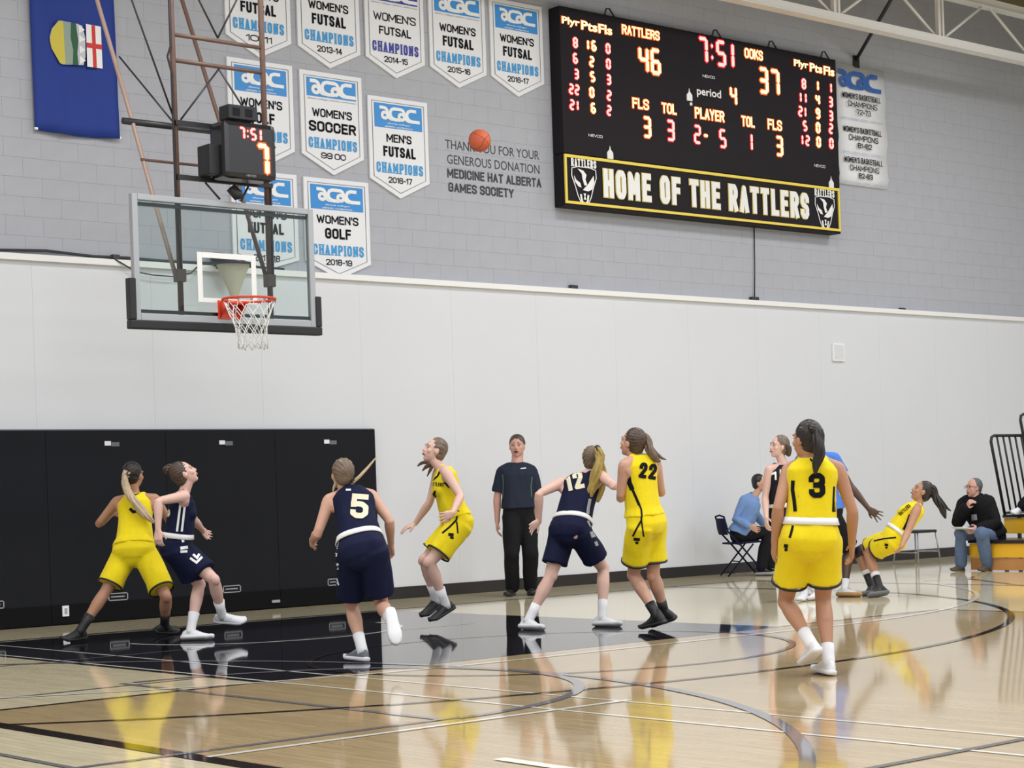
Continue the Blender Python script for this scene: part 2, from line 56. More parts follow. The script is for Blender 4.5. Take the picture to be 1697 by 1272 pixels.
# ------------------------------------------------------------------ materials
MATS = {}
def mat(name, col, rough=0.6, metal=0.0, noise_amt=0.0, noise_scale=20.0, spec=0.5, emis=None, strength=0.0, coat=0.0, bump=0.0, sheen=0.0, sss=0.0):
    if name in MATS: return MATS[name]
    m = bpy.data.materials.new(name); m.use_nodes = True
    nt = m.node_tree; b = nt.nodes['Principled BSDF']
    c = (col[0], col[1], col[2], 1)
    b.inputs['Base Color'].default_value = c
    b.inputs['Roughness'].default_value = rough
    b.inputs['Metallic'].default_value = metal
    b.inputs['Specular IOR Level'].default_value = spec
    b.inputs['Coat Weight'].default_value = coat; b.inputs['Coat Roughness'].default_value = .035; b.inputs['Coat IOR'].default_value = 1.6
    b.inputs['Sheen Weight'].default_value = sheen
    if sss:
        b.inputs['Subsurface Weight'].default_value = sss
        b.inputs['Subsurface Radius'].default_value = (0.02, 0.008, 0.004)
        b.inputs['Subsurface Scale'].default_value = 1.0
    if emis:
        b.inputs['Emission Color'].default_value = (emis[0], emis[1], emis[2], 1)
        b.inputs['Emission Strength'].default_value = strength
    if noise_amt or bump:
        tc = nt.nodes.new('ShaderNodeTexCoord'); n = nt.nodes.new('ShaderNodeTexNoise')
        n.inputs['Scale'].default_value = noise_scale; n.inputs['Detail'].default_value = 4
        nt.links.new(tc.outputs['Object'], n.inputs['Vector'])
        if noise_amt:
            mx = nt.nodes.new('ShaderNodeMix'); mx.data_type = 'RGBA'; mx.blend_type = 'MIX'
            k = 1 - noise_amt
            mx.inputs[6].default_value = (col[0] * k, col[1] * k, col[2] * k, 1)
            mx.inputs[7].default_value = tuple(min(1, v * (1 + noise_amt)) for v in col) + (1,)
            nt.links.new(n.outputs['Fac'], mx.inputs[0]); nt.links.new(mx.outputs[2], b.inputs['Base Color'])
        if bump:
            bp = nt.nodes.new('ShaderNodeBump'); bp.inputs['Strength'].default_value = bump; bp.inputs['Distance'].default_value = 0.01
            nt.links.new(n.outputs['Fac'], bp.inputs['Height']); nt.links.new(bp.outputs['Normal'], b.inputs['Normal'])
    MATS[name] = m
    return m

def wood(name, c1, c2, rough=0.13):
    """strip floor: boards run along y; colour per strip plus streaky grain"""
    m = bpy.data.materials.new(name); m.use_nodes = True; nt = m.node_tree; b = nt.nodes['Principled BSDF']
    tc = nt.nodes.new('ShaderNodeTexCoord')
    mp = nt.nodes.new('ShaderNodeMapping'); mp.inputs['Rotation'].default_value = (0, 0, PI / 2)
    nt.links.new(tc.outputs['Object'], mp.inputs['Vector'])
    br = nt.nodes.new('ShaderNodeTexBrick'); br.inputs['Scale'].default_value = 1.0
    br.inputs['Brick Width'].default_value = 1.1; br.inputs['Row Height'].default_value = 0.057
    br.inputs['Mortar Size'].default_value = 0.0012; br.inputs['Mortar Smooth'].default_value = 0.3
    br.inputs['Color1'].default_value = c1 + (1,); br.inputs['Color2'].default_value = c2 + (1,)
    br.inputs['Mortar'].default_value = tuple(v * 0.55 for v in c2) + (1,)
    nt.links.new(mp.outputs[0], br.inputs['Vector'])
    mp2 = nt.nodes.new('ShaderNodeMapping'); mp2.inputs['Scale'].default_value = (9.0, 0.9, 1)
    nt.links.new(tc.outputs['Object'], mp2.inputs['Vector'])
    n = nt.nodes.new('ShaderNodeTexNoise'); n.inputs['Scale'].default_value = 3.0; n.inputs['Detail'].default_value = 5
    nt.links.new(mp2.outputs[0], n.inputs['Vector'])
    mr = nt.nodes.new('ShaderNodeMapRange'); mr.inputs[1].default_value = .3; mr.inputs[2].default_value = .7; mr.inputs[3].default_value = .88; mr.inputs[4].default_value = 1.08
    nt.links.new(n.outputs['Fac'], mr.inputs[0])
    mx = nt.nodes.new('ShaderNodeMix'); mx.data_type = 'RGBA'; mx.blend_type = 'MULTIPLY'; mx.inputs[0].default_value = 1
    nt.links.new(br.outputs['Color'], mx.inputs[6]); nt.links.new(mr.outputs[0], mx.inputs[7])
    nt.links.new(mx.outputs[2], b.inputs['Base Color'])
    b.inputs['Roughness'].default_value = .07; b.inputs['IOR'].default_value = 1.5
    n2 = nt.nodes.new('ShaderNodeTexNoise'); n2.inputs['Scale'].default_value = 5.0; n2.inputs['Detail'].default_value = 2
    nt.links.new(tc.outputs['Object'], n2.inputs['Vector'])
    bp = nt.nodes.new('ShaderNodeBump'); bp.inputs['Strength'].default_value = 0.02; bp.inputs['Distance'].default_value = 0.01
    nt.links.new(n2.outputs['Fac'], bp.inputs['Height']); nt.links.new(bp.outputs['Normal'], b.inputs['Normal'])
    MATS[name] = m
    return m

M = dict(
 white_panel=mat('white_panel', (.695, .71, .745), .55, noise_amt=.02, noise_scale=1.2),
 block=mat('painted_block', (.425, .438, .485), .8, noise_amt=.05, noise_scale=6, bump=.15),
 mortar=mat('mortar', (.35, .36, .40), .9),
 trim=mat('trim_white', (.86, .86, .85), .4),
 baseboard=mat('rubber_black', (.016, .014, .014), .5),
 pad=mat('pad_vinyl', (.010, .011, .015), .65, spec=.15, noise_amt=.1, noise_scale=3),
 padlow=mat('pad_vinyl_low', (.006, .006, .007), .7, spec=.1),
 ceiling=mat('ceiling_deck', (.18, .14, .055), .8),
 steelw=mat('white_steel', (.78, .77, .74), .45),
 rust=mat('brown_pipe', (.15, .085, .065), .45, noise_amt=.3, noise_scale=8),
 rustl=mat('pale_pipe', (.42, .29, .24), .4),
 black=mat('black_plain', (.012, .012, .014), .5),
 blackg=mat('black_gloss', (.012, .011, .013), .25),
 boardblack=mat('scoreboard_black', (.016, .013, .017), .6, spec=.15, noise_amt=.1, noise_scale=2),
 yellow=mat('yellow_jersey', (.84, .66, .012), .75, spec=.15, noise_amt=.06, noise_scale=40, sheen=.1, bump=.1),
 yellowp=mat('yellow_paint', (.85, .66, .09), .5),
 navy=mat('navy_jersey', (.008, .011, .038), .75, spec=.15, noise_amt=.1, noise_scale=40, bump=.1),
 blackj=mat('black_jersey', (.012, .012, .018), .7, spec=.15, bump=.1),
 blue=mat('blue_tee', (.06, .19, .62), .8, bump=.1),
 lblue=mat('light_blue_knit', (.17, .29, .56), .9, noise_amt=.12, noise_scale=60, bump=.2),
 polo=mat('dark_polo', (.022, .028, .048), .8, spec=.15, bump=.1),
 blackc=mat('black_cloth', (.010, .010, .012), .85, spec=.15, bump=.1),
 jacket=mat('black_jacket', (.008, .008, .009), .8, spec=.15, bump=.2, noise_scale=15),
 denim=mat('denim', (.10, .15, .26), .85, noise_amt=.25, noise_scale=25),
 white=mat('white_cloth', (.8, .8, .82), .8, bump=.05),
 shoew=mat('white_shoe', (.75, .75, .77), .5),
 shoeg=mat('grey_shoe', (.13, .14, .17), .6),
 shoeb=mat('black_shoe', (.012, .012, .014), .5),
 gum=mat('gum_sole', (.45, .27, .12), .6),
 boot=mat('brown_boot', (.10, .08, .06), .7),
 cream=mat('cream_print', (.78, .72, .52), .7),
 grey=mat('grey_print', (.35, .36, .38), .7),
 green=mat('green_print', (.08, .16, .09), .7),
 skinp=mat('skin_pale', (.72, .46, .38), .5, sss=.1, noise_amt=.06, noise_scale=9),
 skinm=mat('skin_medium', (.60, .34, .24), .5, sss=.1, noise_amt=.06, noise_scale=9),
 skint=mat('skin_tan', (.46, .235, .14), .5, sss=.1, noise_amt=.06, noise_scale=9),
 skinr=mat('skin_ruddy', (.60, .33, .27), .5, sss=.1, noise_amt=.06, noise_scale=9),
 skind=mat('skin_dark', (.085, .045, .03), .45, sss=.05, noise_amt=.08, noise_scale=9),
 lip=mat('lip', (.42, .13, .12), .5), lipd=mat('lip_dark', (.12, .04, .035), .5),
 eyew=mat('eye_white', (.45, .42, .40), .4), iris=mat('iris', (.03, .02, .015), .2), brow=mat('brow', (.06, .04, .03), .8),
 hdark=mat('hair_dark', (.016, .011, .009), .42, noise_amt=.5, noise_scale=30),
 hbrown=mat('hair_brown', (.07, .042, .028), .45, noise_amt=.5, noise_scale=30),
 hlbrown=mat('hair_light_brown', (.16, .11, .075), .45, noise_amt=.45, noise_scale=30),
 hblond=mat('hair_blond', (.50, .38, .24), .45, noise_amt=.35, noise_scale=40),
 hgold=mat('hair_gold', (.36, .25, .055), .45, noise_amt=.4, noise_scale=40),
 hgrey=mat('hair_grey', (.10, .10, .105), .6, noise_amt=.4, noise_scale=40),
 blueh=mat('banner_blue', (.035, .27, .68), .5), bluet=mat('banner_lettering', (.05, .33, .70), .6),
 indigo=mat('banner_indigo', (.03, .035, .34), .5), royal=mat('logo_royal', (.03, .12, .42), .5),
 ink=mat('black_ink', (.010, .010, .014), .8, spec=.1), inkl=mat('grey_ink', (.2, .21, .25), .6), pblue=mat('pale_blue_ink', (.3, .42, .62), .6),
 banner=mat('banner_vinyl', (.80, .81, .84), .45), wallink=mat('wall_lettering', (.045, .047, .06), .7),
 flag=mat('flag_blue', (.008, .035, .26), .7, noise_amt=.06, noise_scale=3), red=mat('flag_red', (.62, .03, .03), .6),
 cy=mat('crest_yellow', (.62, .52, .06), .6), cg=mat('crest_green', (.02, .10, .05), .6), cgl=mat('crest_sage', (.28, .36, .30), .6), cwm=mat('crest_mountain', (.55, .58, .62), .6),
 rim=mat('rim_orange', (.72, .055, .02), .4), net=mat('net_cord', (.80, .80, .78), .8), netb=mat('net_beige', (.55, .51, .40), .9),
 alu=mat('aluminium', (.40, .42, .44), .45, metal=.2), alud=mat('alu_dark', (.13, .14, .15), .5),
 whitep=mat('white_paint', (.82, .82, .80), .3), steel=mat('chrome_leg', (.35, .36, .38), .3, metal=.8),
 orangeb=mat('bleacher_orange', (.84, .47, .02), .35, noise_amt=.05, noise_scale=3), woodb=mat('bleacher_wood', (.52, .25, .08), .35, noise_amt=.2, noise_scale=5),
 ball=mat('ball_leather', (.60, .12, .05), .65, noise_amt=.1, noise_scale=60),
 ledc=mat('led_amber', (.1, .05, .02), .5, emis=(1, .62, .27), strength=2.9), ledcr=mat('led_amber_glow', (.1, .02, 0), .5, emis=(1, .13, .0), strength=1.0),
 ledr=mat('led_red', (.1, .02, .02), .5, emis=(1, .36, .30), strength=2.2), ledrr=mat('led_red_glow', (.1, 0, 0), .5, emis=(.9, .0, .03), strength=.8),  # second of each LED pair: halo around lit segments, painted as dim emission
 flline_k=mat('court_black', (.022, .014, .012), .055), flline_w=mat('court_white', (.85, .83, .74), .055), flline_g=mat('court_grey', (.21, .20, .215), .055),
 flline_d=mat('court_brown_line', (.10, .045, .03), .055), key=mat('court_key', (.008, .008, .013), .04, noise_amt=.2, noise_scale=2),
 glassrim=mat('clear_tube', (.8, .8, .8), .2), bolt=mat('dark_steel', (.05, .05, .055), .4, metal=.5), paper=mat('paper', (.82, .82, .84), .8),
)
maple = wood('maple_floor', (.76, .665, .445), (.70, .605, .40))
stain = wood('stained_floor', (.52, .385, .205), (.46, .335, .175))

for _k in ('key', 'flline_w', 'flline_k', 'flline_g', 'flline_d'): M[_k].node_tree.nodes['Principled BSDF'].inputs['IOR'].default_value = 1.75 if _k == 'key' else 1.5
def glassmat():
    m = bpy.data.materials.new('tempered_glass'); m.use_nodes = True; nt = m.node_tree
    for n in list(nt.nodes): nt.nodes.remove(n)
    out = nt.nodes.new('ShaderNodeOutputMaterial'); mix = nt.nodes.new('ShaderNodeMixShader')
    tr = nt.nodes.new('ShaderNodeBsdfTransparent'); tr.inputs[0].default_value = (.90, .95, .94, 1)
    gl = nt.nodes.new('ShaderNodeBsdfGlossy'); gl.inputs['Roughness'].default_value = .02
    fr = nt.nodes.new('ShaderNodeFresnel'); fr.inputs[0].default_value = 1.45
    nt.links.new(fr.outputs[0], mix.inputs[0]); nt.links.new(tr.outputs[0], mix.inputs[1]); nt.links.new(gl.outputs[0], mix.inputs[2])
    nt.links.new(mix.outputs[0], out.inputs[0])
    return m
GLASS = glassmat()

# ------------------------------------------------------------------ helpers
def finish(name, bm, m, parent=None, smooth=False, loc=None, props=None, recalc=True):
    if recalc: bmesh.ops.recalc_face_normals(bm, faces=bm.faces[:])
    me = bpy.data.meshes.new(name); 
    if loc is not None: bmesh.ops.translate(bm, verts=bm.verts[:], vec=-V(loc))
    bm.to_mesh(me); bm.free()
    for mm in (m if isinstance(m, (list, tuple)) else [m]): me.materials.append(mm)
    if smooth: me.polygons.foreach_set('use_smooth', [True] * len(me.polygons))
    o = bpy.data.objects.new(name, me); COL.objects.link(o)
    if parent is not None: o.parent = parent
    if loc is not None and parent is None: o.location = loc
    if props: 
        for k, v in props.items(): o[k] = v
    return o
def tag(o, label, cat, group=None):
    o['label'] = label; o['category'] = cat
    if group: o['group'] = group
    return o
def thing(name, label, cat, loc=(0, 0, 0), group=None):
    o = bpy.data.objects.new(name, None); COL.objects.link(o); o.location = loc; o.empty_display_size = .1
    return tag(o, label, cat, group)
def box(bm, a, b, mi=0):
    x0, y0, z0 = a; x1, y1, z1 = b
    vs = [bm.verts.new(p) for p in ((x0, y0, z0), (x1, y0, z0), (x1, y1, z0), (x0, y1, z0), (x0, y0, z1), (x1, y0, z1), (x1, y1, z1), (x0, y1, z1))]
    for f in ((0, 3, 2, 1), (4, 5, 6, 7), (0, 1, 5, 4), (1, 2, 6, 5), (2, 3, 7, 6), (3, 0, 4, 7)):
        q = bm.faces.new([vs[i] for i in f]); q.material_index = mi
    return vs
def bx(name, a, b, m, parent=None, bev=0.0, loc=None, props=None):
    bm = bmesh.new(); box(bm, a, b)
    if bev: bmesh.ops.bevel(bm, geom=bm.edges[:], offset=bev, segments=2, affect='EDGES', profile=.6)
    return finish(name, bm, m, parent, loc=loc, props=props)
def frame_of(d, hint=None):
    d = d.normalized(); h = hint if hint is not None else V((0, 0, 1))
    if abs(d.dot(h)) > .97: h = V((1, 0, 0)) if abs(d.x) < .9 else V((0, 1, 0))
    a = h.cross(d).normalized(); b = d.cross(a).normalized()
    return a, b
def loft(bm, rings, mi=0, cap=True):
    """rings: list of lists of Vectors (same length)"""
    vr = [[bm.verts.new(p) for p in r] for r in rings]
    n = len(vr[0])
    for i in range(len(vr) - 1):
        for j in range(n):
            f = bm.faces.new((vr[i][j], vr[i][(j + 1) % n], vr[i + 1][(j + 1) % n], vr[i + 1][j])); f.material_index = mi; f.smooth = True
    if cap:
        for rr in (vr[0][::-1], vr[-1]):
            f = bm.faces.new(rr); f.material_index = mi
    return vr
def tube(bm, pts, rad, seg=12, mi=0, rnd=True):
    pts = [V(p) for p in pts]
    if not isinstance(rad, (list, tuple)): rad = [rad] * len(pts)
    if rnd:
        d0 = (pts[0] - pts[1]).normalized(); d1 = (pts[-1] - pts[-2]).normalized()
        pts = [pts[0] + d0 * rad[0] * .8, pts[0] + d0 * rad[0] * .5] + pts + [pts[-1] + d1 * rad[-1] * .5, pts[-1] + d1 * rad[-1] * .8]
        rad = [rad[0] * .45, rad[0] * .82] + list(rad) + [rad[-1] * .82, rad[-1] * .45]
    rings = []; a = None
    for i, p in enumerate(pts):
        t = (pts[min(i + 1, len(pts) - 1)] - pts[max(i - 1, 0)]).normalized()
        if a is None: a, b = frame_of(t)
        else:
            a = (a - t * a.dot(t)).normalized(); b = t.cross(a).normalized()
        rings.append([p + (a * math.cos(2 * PI * k / seg) + b * math.sin(2 * PI * k / seg)) * rad[i] for k in range(seg)])
    return loft(bm, rings, mi)
def ellip(bm, c, ax, ay, az, r, seg=16, rings=10, mi=0):
    c = V(c); rs = []
    for i in range(1, rings):
        th = PI * i / rings; z = -math.cos(th) * r[2]; q = math.sin(th)
        rs.append([c + ax * (math.cos(2 * PI * k / seg) * q * r[0]) + ay * (math.sin(2 * PI * k / seg) * q * r[1]) + az * z for k in range(seg)])
    vr = loft(bm, rs, mi, cap=False)
    for ring, zz in ((vr[0], -r[2]), (vr[-1], r[2])):
        t = bm.verts.new(c + az * zz)
        for k in range(seg): f = bm.faces.new((ring[k], ring[(k + 1) % seg], t)); f.material_index = mi; f.smooth = True
def cyl(name, pts, rad, m, parent=None, seg=12, smooth=True, loc=None, rnd=False):
    bm = bmesh.new(); tube(bm, pts, rad, seg, rnd=rnd); return finish(name, bm, m, parent, smooth, loc=loc)
def poly(bm, pts, y0, y1, mi=0):
    """extruded polygon in the xz plane between y0 (front) and y1"""
    a = [bm.verts.new((x, y0, z)) for x, z in pts]; b = [bm.verts.new((x, y1, z)) for x, z in pts]
    n = len(pts)
    f = bm.faces.new(a); f.material_index = mi; f = bm.faces.new(b[::-1]); f.material_index = mi
    for i in range(n):
        f = bm.faces.new((a[i], b[i], b[(i + 1) % n], a[(i + 1) % n])); f.material_index = mi
def ribbon2(pts, w, closed=False):
    """flat stroke outline quads in 2D -> (verts, faces)"""
    n = len(pts); L = []; Rr = []
    for i, p in enumerate(pts):
        if closed: a = pts[i - 1]; b = pts[(i + 1) % n]
        else: a = pts[max(i - 1, 0)]; b = pts[min(i + 1, n - 1)]
        dx, dy = b[0] - a[0], b[1] - a[1]; l = math.hypot(dx, dy) or 1; nx, ny = -dy / l, dx / l
        k = 1.0
        if 0 < i < n - 1 or closed:
            c = pts[i - 1] ; d1 = (p[0] - c[0], p[1] - c[1]); l1 = math.hypot(*d1) or 1
            ca = abs((d1[0] * dx + d1[1] * dy) / (l1 * l)); k = 1 / max(.5, ca)
        L.append((p[0] + nx * w / 2 * k, p[1] + ny * w / 2 * k)); Rr.append((p[0] - nx * w / 2 * k, p[1] - ny * w / 2 * k))
    vs = L + Rr; fs = []
    for i in range(n if closed else n - 1):
        j = (i + 1) % n; fs.append((i, j, n + j, n + i))
    return vs, fs
def seg_strokes(pts, t, closed=False, VS=None, FS=None, LY=None, caps=True):
    """stroke drawn as one rectangle per segment plus round joints, every piece on its own layer"""
    VS = [] if VS is None else VS; FS = [] if FS is None else FS; LY = [] if LY is None else LY
    def put_(poly_):
        k = len(VS); lay = (len(FS) * 5) % 37; VS.extend(poly_); LY.extend([lay] * len(poly_)); FS.append(tuple(range(k, k + len(poly_))))
    P_ = list(pts) + ([pts[0]] if closed and pts[0] != pts[-1] else []); n = len(P_)
    closed = P_[0] == P_[-1]
    def dirn(i):
        a, b = P_[i], P_[i + 1]; l = math.hypot(b[0] - a[0], b[1] - a[1]) or 1e-9; return ((b[0] - a[0]) / l, (b[1] - a[1]) / l)
    D_ = [dirn(i) for i in range(n - 1)]; e0 = [0] * (n - 1); e1 = [0] * (n - 1); disc = []
    for i in range(1, n if closed else n - 1):
        j = i % (n - 1); c = D_[i - 1][0] * D_[j][0] + D_[i - 1][1] * D_[j][1]
        if abs(c) < .25: e1[i - 1] = t / 2; e0[j] = t / 2 - 1e-5
        elif c < .97: disc.append(P_[i])
    if not closed and caps: e0[0] = e1[-1] = t / 2
    for i, (dx, dy) in enumerate(D_):
        a, b = P_[i], P_[i + 1]; ax, ay = a[0] - dx * e0[i], a[1] - dy * e0[i]; bx2, by2 = b[0] + dx * e1[i], b[1] + dy * e1[i]; nx, ny = -dy * t / 2, dx * t / 2
        put_([(ax - nx, ay - ny), (bx2 - nx, by2 - ny), (bx2 + nx, by2 + ny), (ax + nx, ay + ny)])
    for c in disc: put_([(c[0] + t / 2 * math.cos(k * PI / 5), c[1] + t / 2 * math.sin(k * PI / 5)) for k in range(10)])
    return VS, FS, LY
def flatL(bm, vs, fs, ly, x, z, y, mi=0):
    nv = [bm.verts.new((x + v[0], y - .00012 * l, z + v[1])) for v, l in zip(vs, ly)]
    for f in fs: q = bm.faces.new([nv[i] for i in f]); q.material_index = mi
GLY = {
'A': (1, [[(0, 0), (.5, 1), (1, 0)], [(.18, .3), (.82, .3)]]), 'B': (1, [[(0, 0), (0, 1), (.75, 1), (1, .88), (1, .64), (.75, .52), (0, .52)], [(.75, .52), (1, .4), (1, .12), (.75, 0), (0, 0)]]),
'C': (1, [[(1, .68), (1, .85), (.75, 1), (.25, 1), (0, .85), (0, .15), (.25, 0), (.75, 0), (1, .15), (1, .32)]]), 'D': (1, [[(0, 0), (0, 1), (.7, 1), (1, .82), (1, .18), (.7, 0), (0, 0)]]),
'E': (.85, [[(1, 1), (0, 1), (0, 0), (1, 0)], [(0, .52), (.85, .52)]]), 'F': (.85, [[(1, 1), (0, 1), (0, 0)], [(0, .52), (.85, .52)]]),
'G': (1, [[(1, .7), (1, .85), (.75, 1), (.25, 1), (0, .85), (0, .15), (.25, 0), (.75, 0), (1, .15), (1, .48), (.6, .48)]]), 'H': (1, [[(0, 0), (0, 1)], [(1, 0), (1, 1)], [(0, .5), (1, .5)]]),
'I': (0, [[(.5, 0), (.5, 1)]]), 'K': (1, [[(0, 0), (0, 1)], [(1, 1), (.1, .45)], [(.35, .6), (1, 0)]]), 'L': (.8, [[(0, 1), (0, 0), (1, 0)]]),
'M': (1.35, [[(0, 0), (0, 1), (.5, .25), (1, 1), (1, 0)]]), 'N': (1.05, [[(0, 0), (0, 1), (1, 0), (1, 1)]]), 'O': (1, [[(0, .5), (0, .85), (.25, 1), (.75, 1), (1, .85), (1, .15), (.75, 0), (.25, 0), (0, .15), (0, .5)]]),
'P': (1, [[(0, 0), (0, 1), (.75, 1), (1, .86), (1, .6), (.75, .46), (0, .46)]]), 'R': (1, [[(0, 0), (0, 1), (.75, 1), (1, .86), (1, .62), (.75, .5), (0, .5)], [(.55, .5), (1, 0)]]),
'S': (1, [[(1, .80), (1, .88), (.75, 1), (.25, 1), (0, .88), (0, .66), (.2, .55), (.8, .45), (1, .34), (1, .12), (.75, 0), (.25, 0), (0, .12), (0, .20)]]), 'T': (.95, [[(0, 1), (1, 1)], [(.5, 1), (.5, 0)]]),
'U': (1, [[(0, 1), (0, .15), (.25, 0), (.75, 0), (1, .15), (1, 1)]]), 'V': (1, [[(0, 1), (.5, 0), (1, 1)]]), 'W': (1.5, [[(0, 1), (.25, 0), (.5, .85), (.75, 0), (1, 1)]]), 'Y': (1, [[(0, 1), (.5, .45), (1, 1)], [(.5, .45), (.5, 0)]]),
'0': (.9, [[(0, .5), (0, .82), (.3, 1), (.7, 1), (1, .82), (1, .18), (.7, 0), (.3, 0), (0, .18), (0, .5)]]), '1': (.35, [[(0, .78), (.9, 1), (.9, 0)]]), '2': (.9, [[(0, .74), (0, .86), (.25, 1), (.75, 1), (1, .86), (1, .62), (0, 0), (1, 0)]]),
'3': (.9, [[(0, .82), (0, .88), (.25, 1), (.75, 1), (1, .87), (1, .62), (.75, .52), (.4, .52)], [(.75, .52), (1, .42), (1, .13), (.75, 0), (.25, 0), (0, .12), (0, .18)]]), '4': (.95, [[(.72, 0), (.72, 1), (0, .3), (1, .3)]]),
'5': (.9, [[(.95, 1), (.05, 1), (.02, .58), (.35, .62), (.7, .60), (1, .46), (1, .15), (.72, 0), (.28, 0), (0, .12), (0, .16)]]), '6': (.9, [[(1, .76), (1, .87), (.72, 1), (.28, 1), (0, .85), (0, .15), (.28, 0), (.72, 0), (1, .15), (1, .42), (.72, .56), (.28, .56), (0, .42)]]),
'7': (.9, [[(0, 1), (1, 1), (.4, 0)]]), '8': (.9, [[(.28, .52), (0, .64), (0, .88), (.28, 1), (.72, 1), (1, .88), (1, .64), (.72, .52), (.28, .52), (0, .4), (0, .12), (.28, 0), (.72, 0), (1, .12), (1, .4), (.72, .52)]]),
'9': (.9, [[(0, .24), (0, .13), (.28, 0), (.72, 0), (1, .15), (1, .85), (.72, 1), (.28, 1), (0, .85), (0, .6), (.28, .46), (.72, .46), (1, .6)]]), "'": (0, [[(.5, 1), (.5, .76)]]), '-': (.45, [[(0, .42), (1, .42)]]), ' ': (.12, [])}
def stroke_text(txt, w, h, tf, serif=False, grow=0.0):
    """condensed block lettering drawn with straight strokes, centred on 0 -> (verts, faces)"""
    t = tf * h; sp = t * .50 if not serif else t * .85; ws = [GLY[c][0] for c in txt]; n = len(txt)
    g = max(.01, (w - n * t - (n - 1) * sp) / max(.1, sum(ws))); x = -w / 2; VS = []; FS = []; LY = []
    for c, wi in zip(txt, ws):
        gw = g * wi
        for st in GLY[c][1]:
            pts = [(x + t / 2 + a * gw, -h / 2 + t / 2 + b * (h - t)) for a, b in st]
            if c == 'I' or c == "'": pts = [(x + t / 2, p[1]) for p in pts]
            seg_strokes(pts, t + grow, False, VS, FS, LY)
            if serif and st[0] != st[-1]:
                for e, q in ((st[0], pts[0]), (st[-1], pts[-1])):
                    if e[1] in (0, 1): yy = -h / 2 + t * .18 if e[1] == 0 else h / 2 - t * .18; seg_strokes([(q[0] - t * .95, yy), (q[0] + t * .95, yy)], t * .36, False, VS, FS, LY, caps=False)
        x += gw + t + sp
    return VS, FS, LY
TXT = {}
def text2d(txt, bold=0.0):
    k = (txt, bold)
    if k in TXT: return TXT[k]
    cu = bpy.data.curves.new('t', 'FONT'); cu.body = txt; cu.size = 1; cu.offset = bold; cu.resolution_u = 3; cu.fill_mode = 'BOTH'
    o = bpy.data.objects.new('t', cu); COL.objects.link(o)
    dg = bpy.context.evaluated_depsgraph_get(); me = bpy.data.meshes.new_from_object(o.evaluated_get(dg))
    vs = [(v.co.x, v.co.y) for v in me.vertices]; fs = [tuple(p.vertices) for p in me.polygons]
    bpy.data.objects.remove(o); bpy.data.curves.remove(cu); bpy.data.meshes.remove(me)
    x0 = min(v[0] for v in vs); x1 = max(v[0] for v in vs); y0 = min(v[1] for v in vs); y1 = max(v[1] for v in vs)
    vs = [((v[0] - x0) / (x1 - x0) - .5, (v[1] - y0) / (y1 - y0) - .5) for v in vs]
    TXT[k] = (vs, fs, (x1 - x0) / (y1 - y0)); return TXT[k]
def flat(bm, vs, fs, x, z, w, h, y, mi=0, shear=0.0):
    """2D shape in unit box -> xz plane facing -y"""
    nv = [bm.verts.new((x + v[0] * w + shear * v[1] * h, y, z + v[1] * h)) for v in vs]
    for f in fs:
        try: q = bm.faces.new([nv[i] for i in f]); q.material_index = mi
        except ValueError: pass
def lettering(name, txt, x, z, w, h, y, m, parent, bold=0.0, loc=None, serif=False, grow=0.0):
    bm = bmesh.new()
    if bold > .004 and all(c in GLY for c in txt):
        vs, fs, ly = stroke_text(txt, w, h, .13 + bold * 1.7, serif, grow); flatL(bm, vs, fs, ly, x, z, y)
    else:
        vs, fs, _ = text2d(txt, min(bold, .02)); flat(bm, vs, fs, x, z, w, h, y)
    return finish(name, bm, m, parent, loc=loc)
def strokes(name, lines, y, m, parent, loc=None):
    bm = bmesh.new()
    vs, fs, ly = [], [], []
    for w, pts in lines: seg_strokes(pts, w, False, vs, fs, ly)
    flatL(bm, vs, fs, ly, 0, 0, y)
    return finish(name, bm, m, parent, loc=loc)

# ------------------------------------------------------------------ setting
WY = 1.73
XL, XR, YB, ZC = -13.0, 18.0, -27.0, 8.75
floor_o = bx('floor', (XL, YB, -.1), (XR, WY + .1, 0), maple, props={'kind': 'structure'})
def floorpiece(name, pts, z, m, thick=.0006):
    bm = bmesh.new(); vs = [bm.verts.new((x, y, z)) for x, y in pts]; bm.faces.new(vs)
    r = bmesh.ops.extrude_face_region(bm, geom=bm.faces[:]); bmesh.ops.translate(bm, verts=[e for e in r['geom'] if isinstance(e, bmesh.types.BMVert)], vec=(0, 0, -thick))
    return finish(name, bm, m, floor_o)
def floorline(pts, w, z, m, closed=False, name='court_line'):  # also lays one short white strip that paints floor glare
    z += .00004 * len(floor_o.children)
    vs, fs = ribbon2(pts, w, closed); bm = bmesh.new(); nv = [bm.verts.new((a, b, z)) for a, b in vs]
    for f in fs: bm.faces.new([nv[i] for i in f])
    for f in bm.faces:
        if f.normal.z < 0: f.normal_flip()
    bm.normal_update()
    for f in bm.faces:
        if f.normal.z < 0: f.normal_flip()
    return finish(name, bm, m, floor_o, recalc=False)
def arc(cx, cy, r, a0, a1, n=40):
    return [(cx + r * math.cos(math.radians(a0 + (a1 - a0) * i / n)), cy + r * math.sin(math.radians(a0 + (a1 - a0) * i / n))) for i in range(n + 1)]
K, W_, G_, D_ = M['flline_k'], M['flline_w'], M['flline_g'], M['flline_d']
floorpiece('stained_court', [(-4.55, -26.5), (4.55, -26.5), (4.55, -5.8), (-4.55, -5.8)], .0008, stain)
floorpiece('painted_key', [(-2.5, -5.82), (2.45, -5.82), (2.45, -.02), (-2.5, -.02)], .0016, M['key'])
z1, z2, z3 = .0024, .0030, .0036
floorline([(-12.9, 0.03), (7.93, 0.03)], .06, z1, K)
floorline([(-2.45, -.09), (2.4, -.09)], .04, z1, W_)
floorline([(7.9, 0.05), (7.9, -26.5)], .06, z1, K)
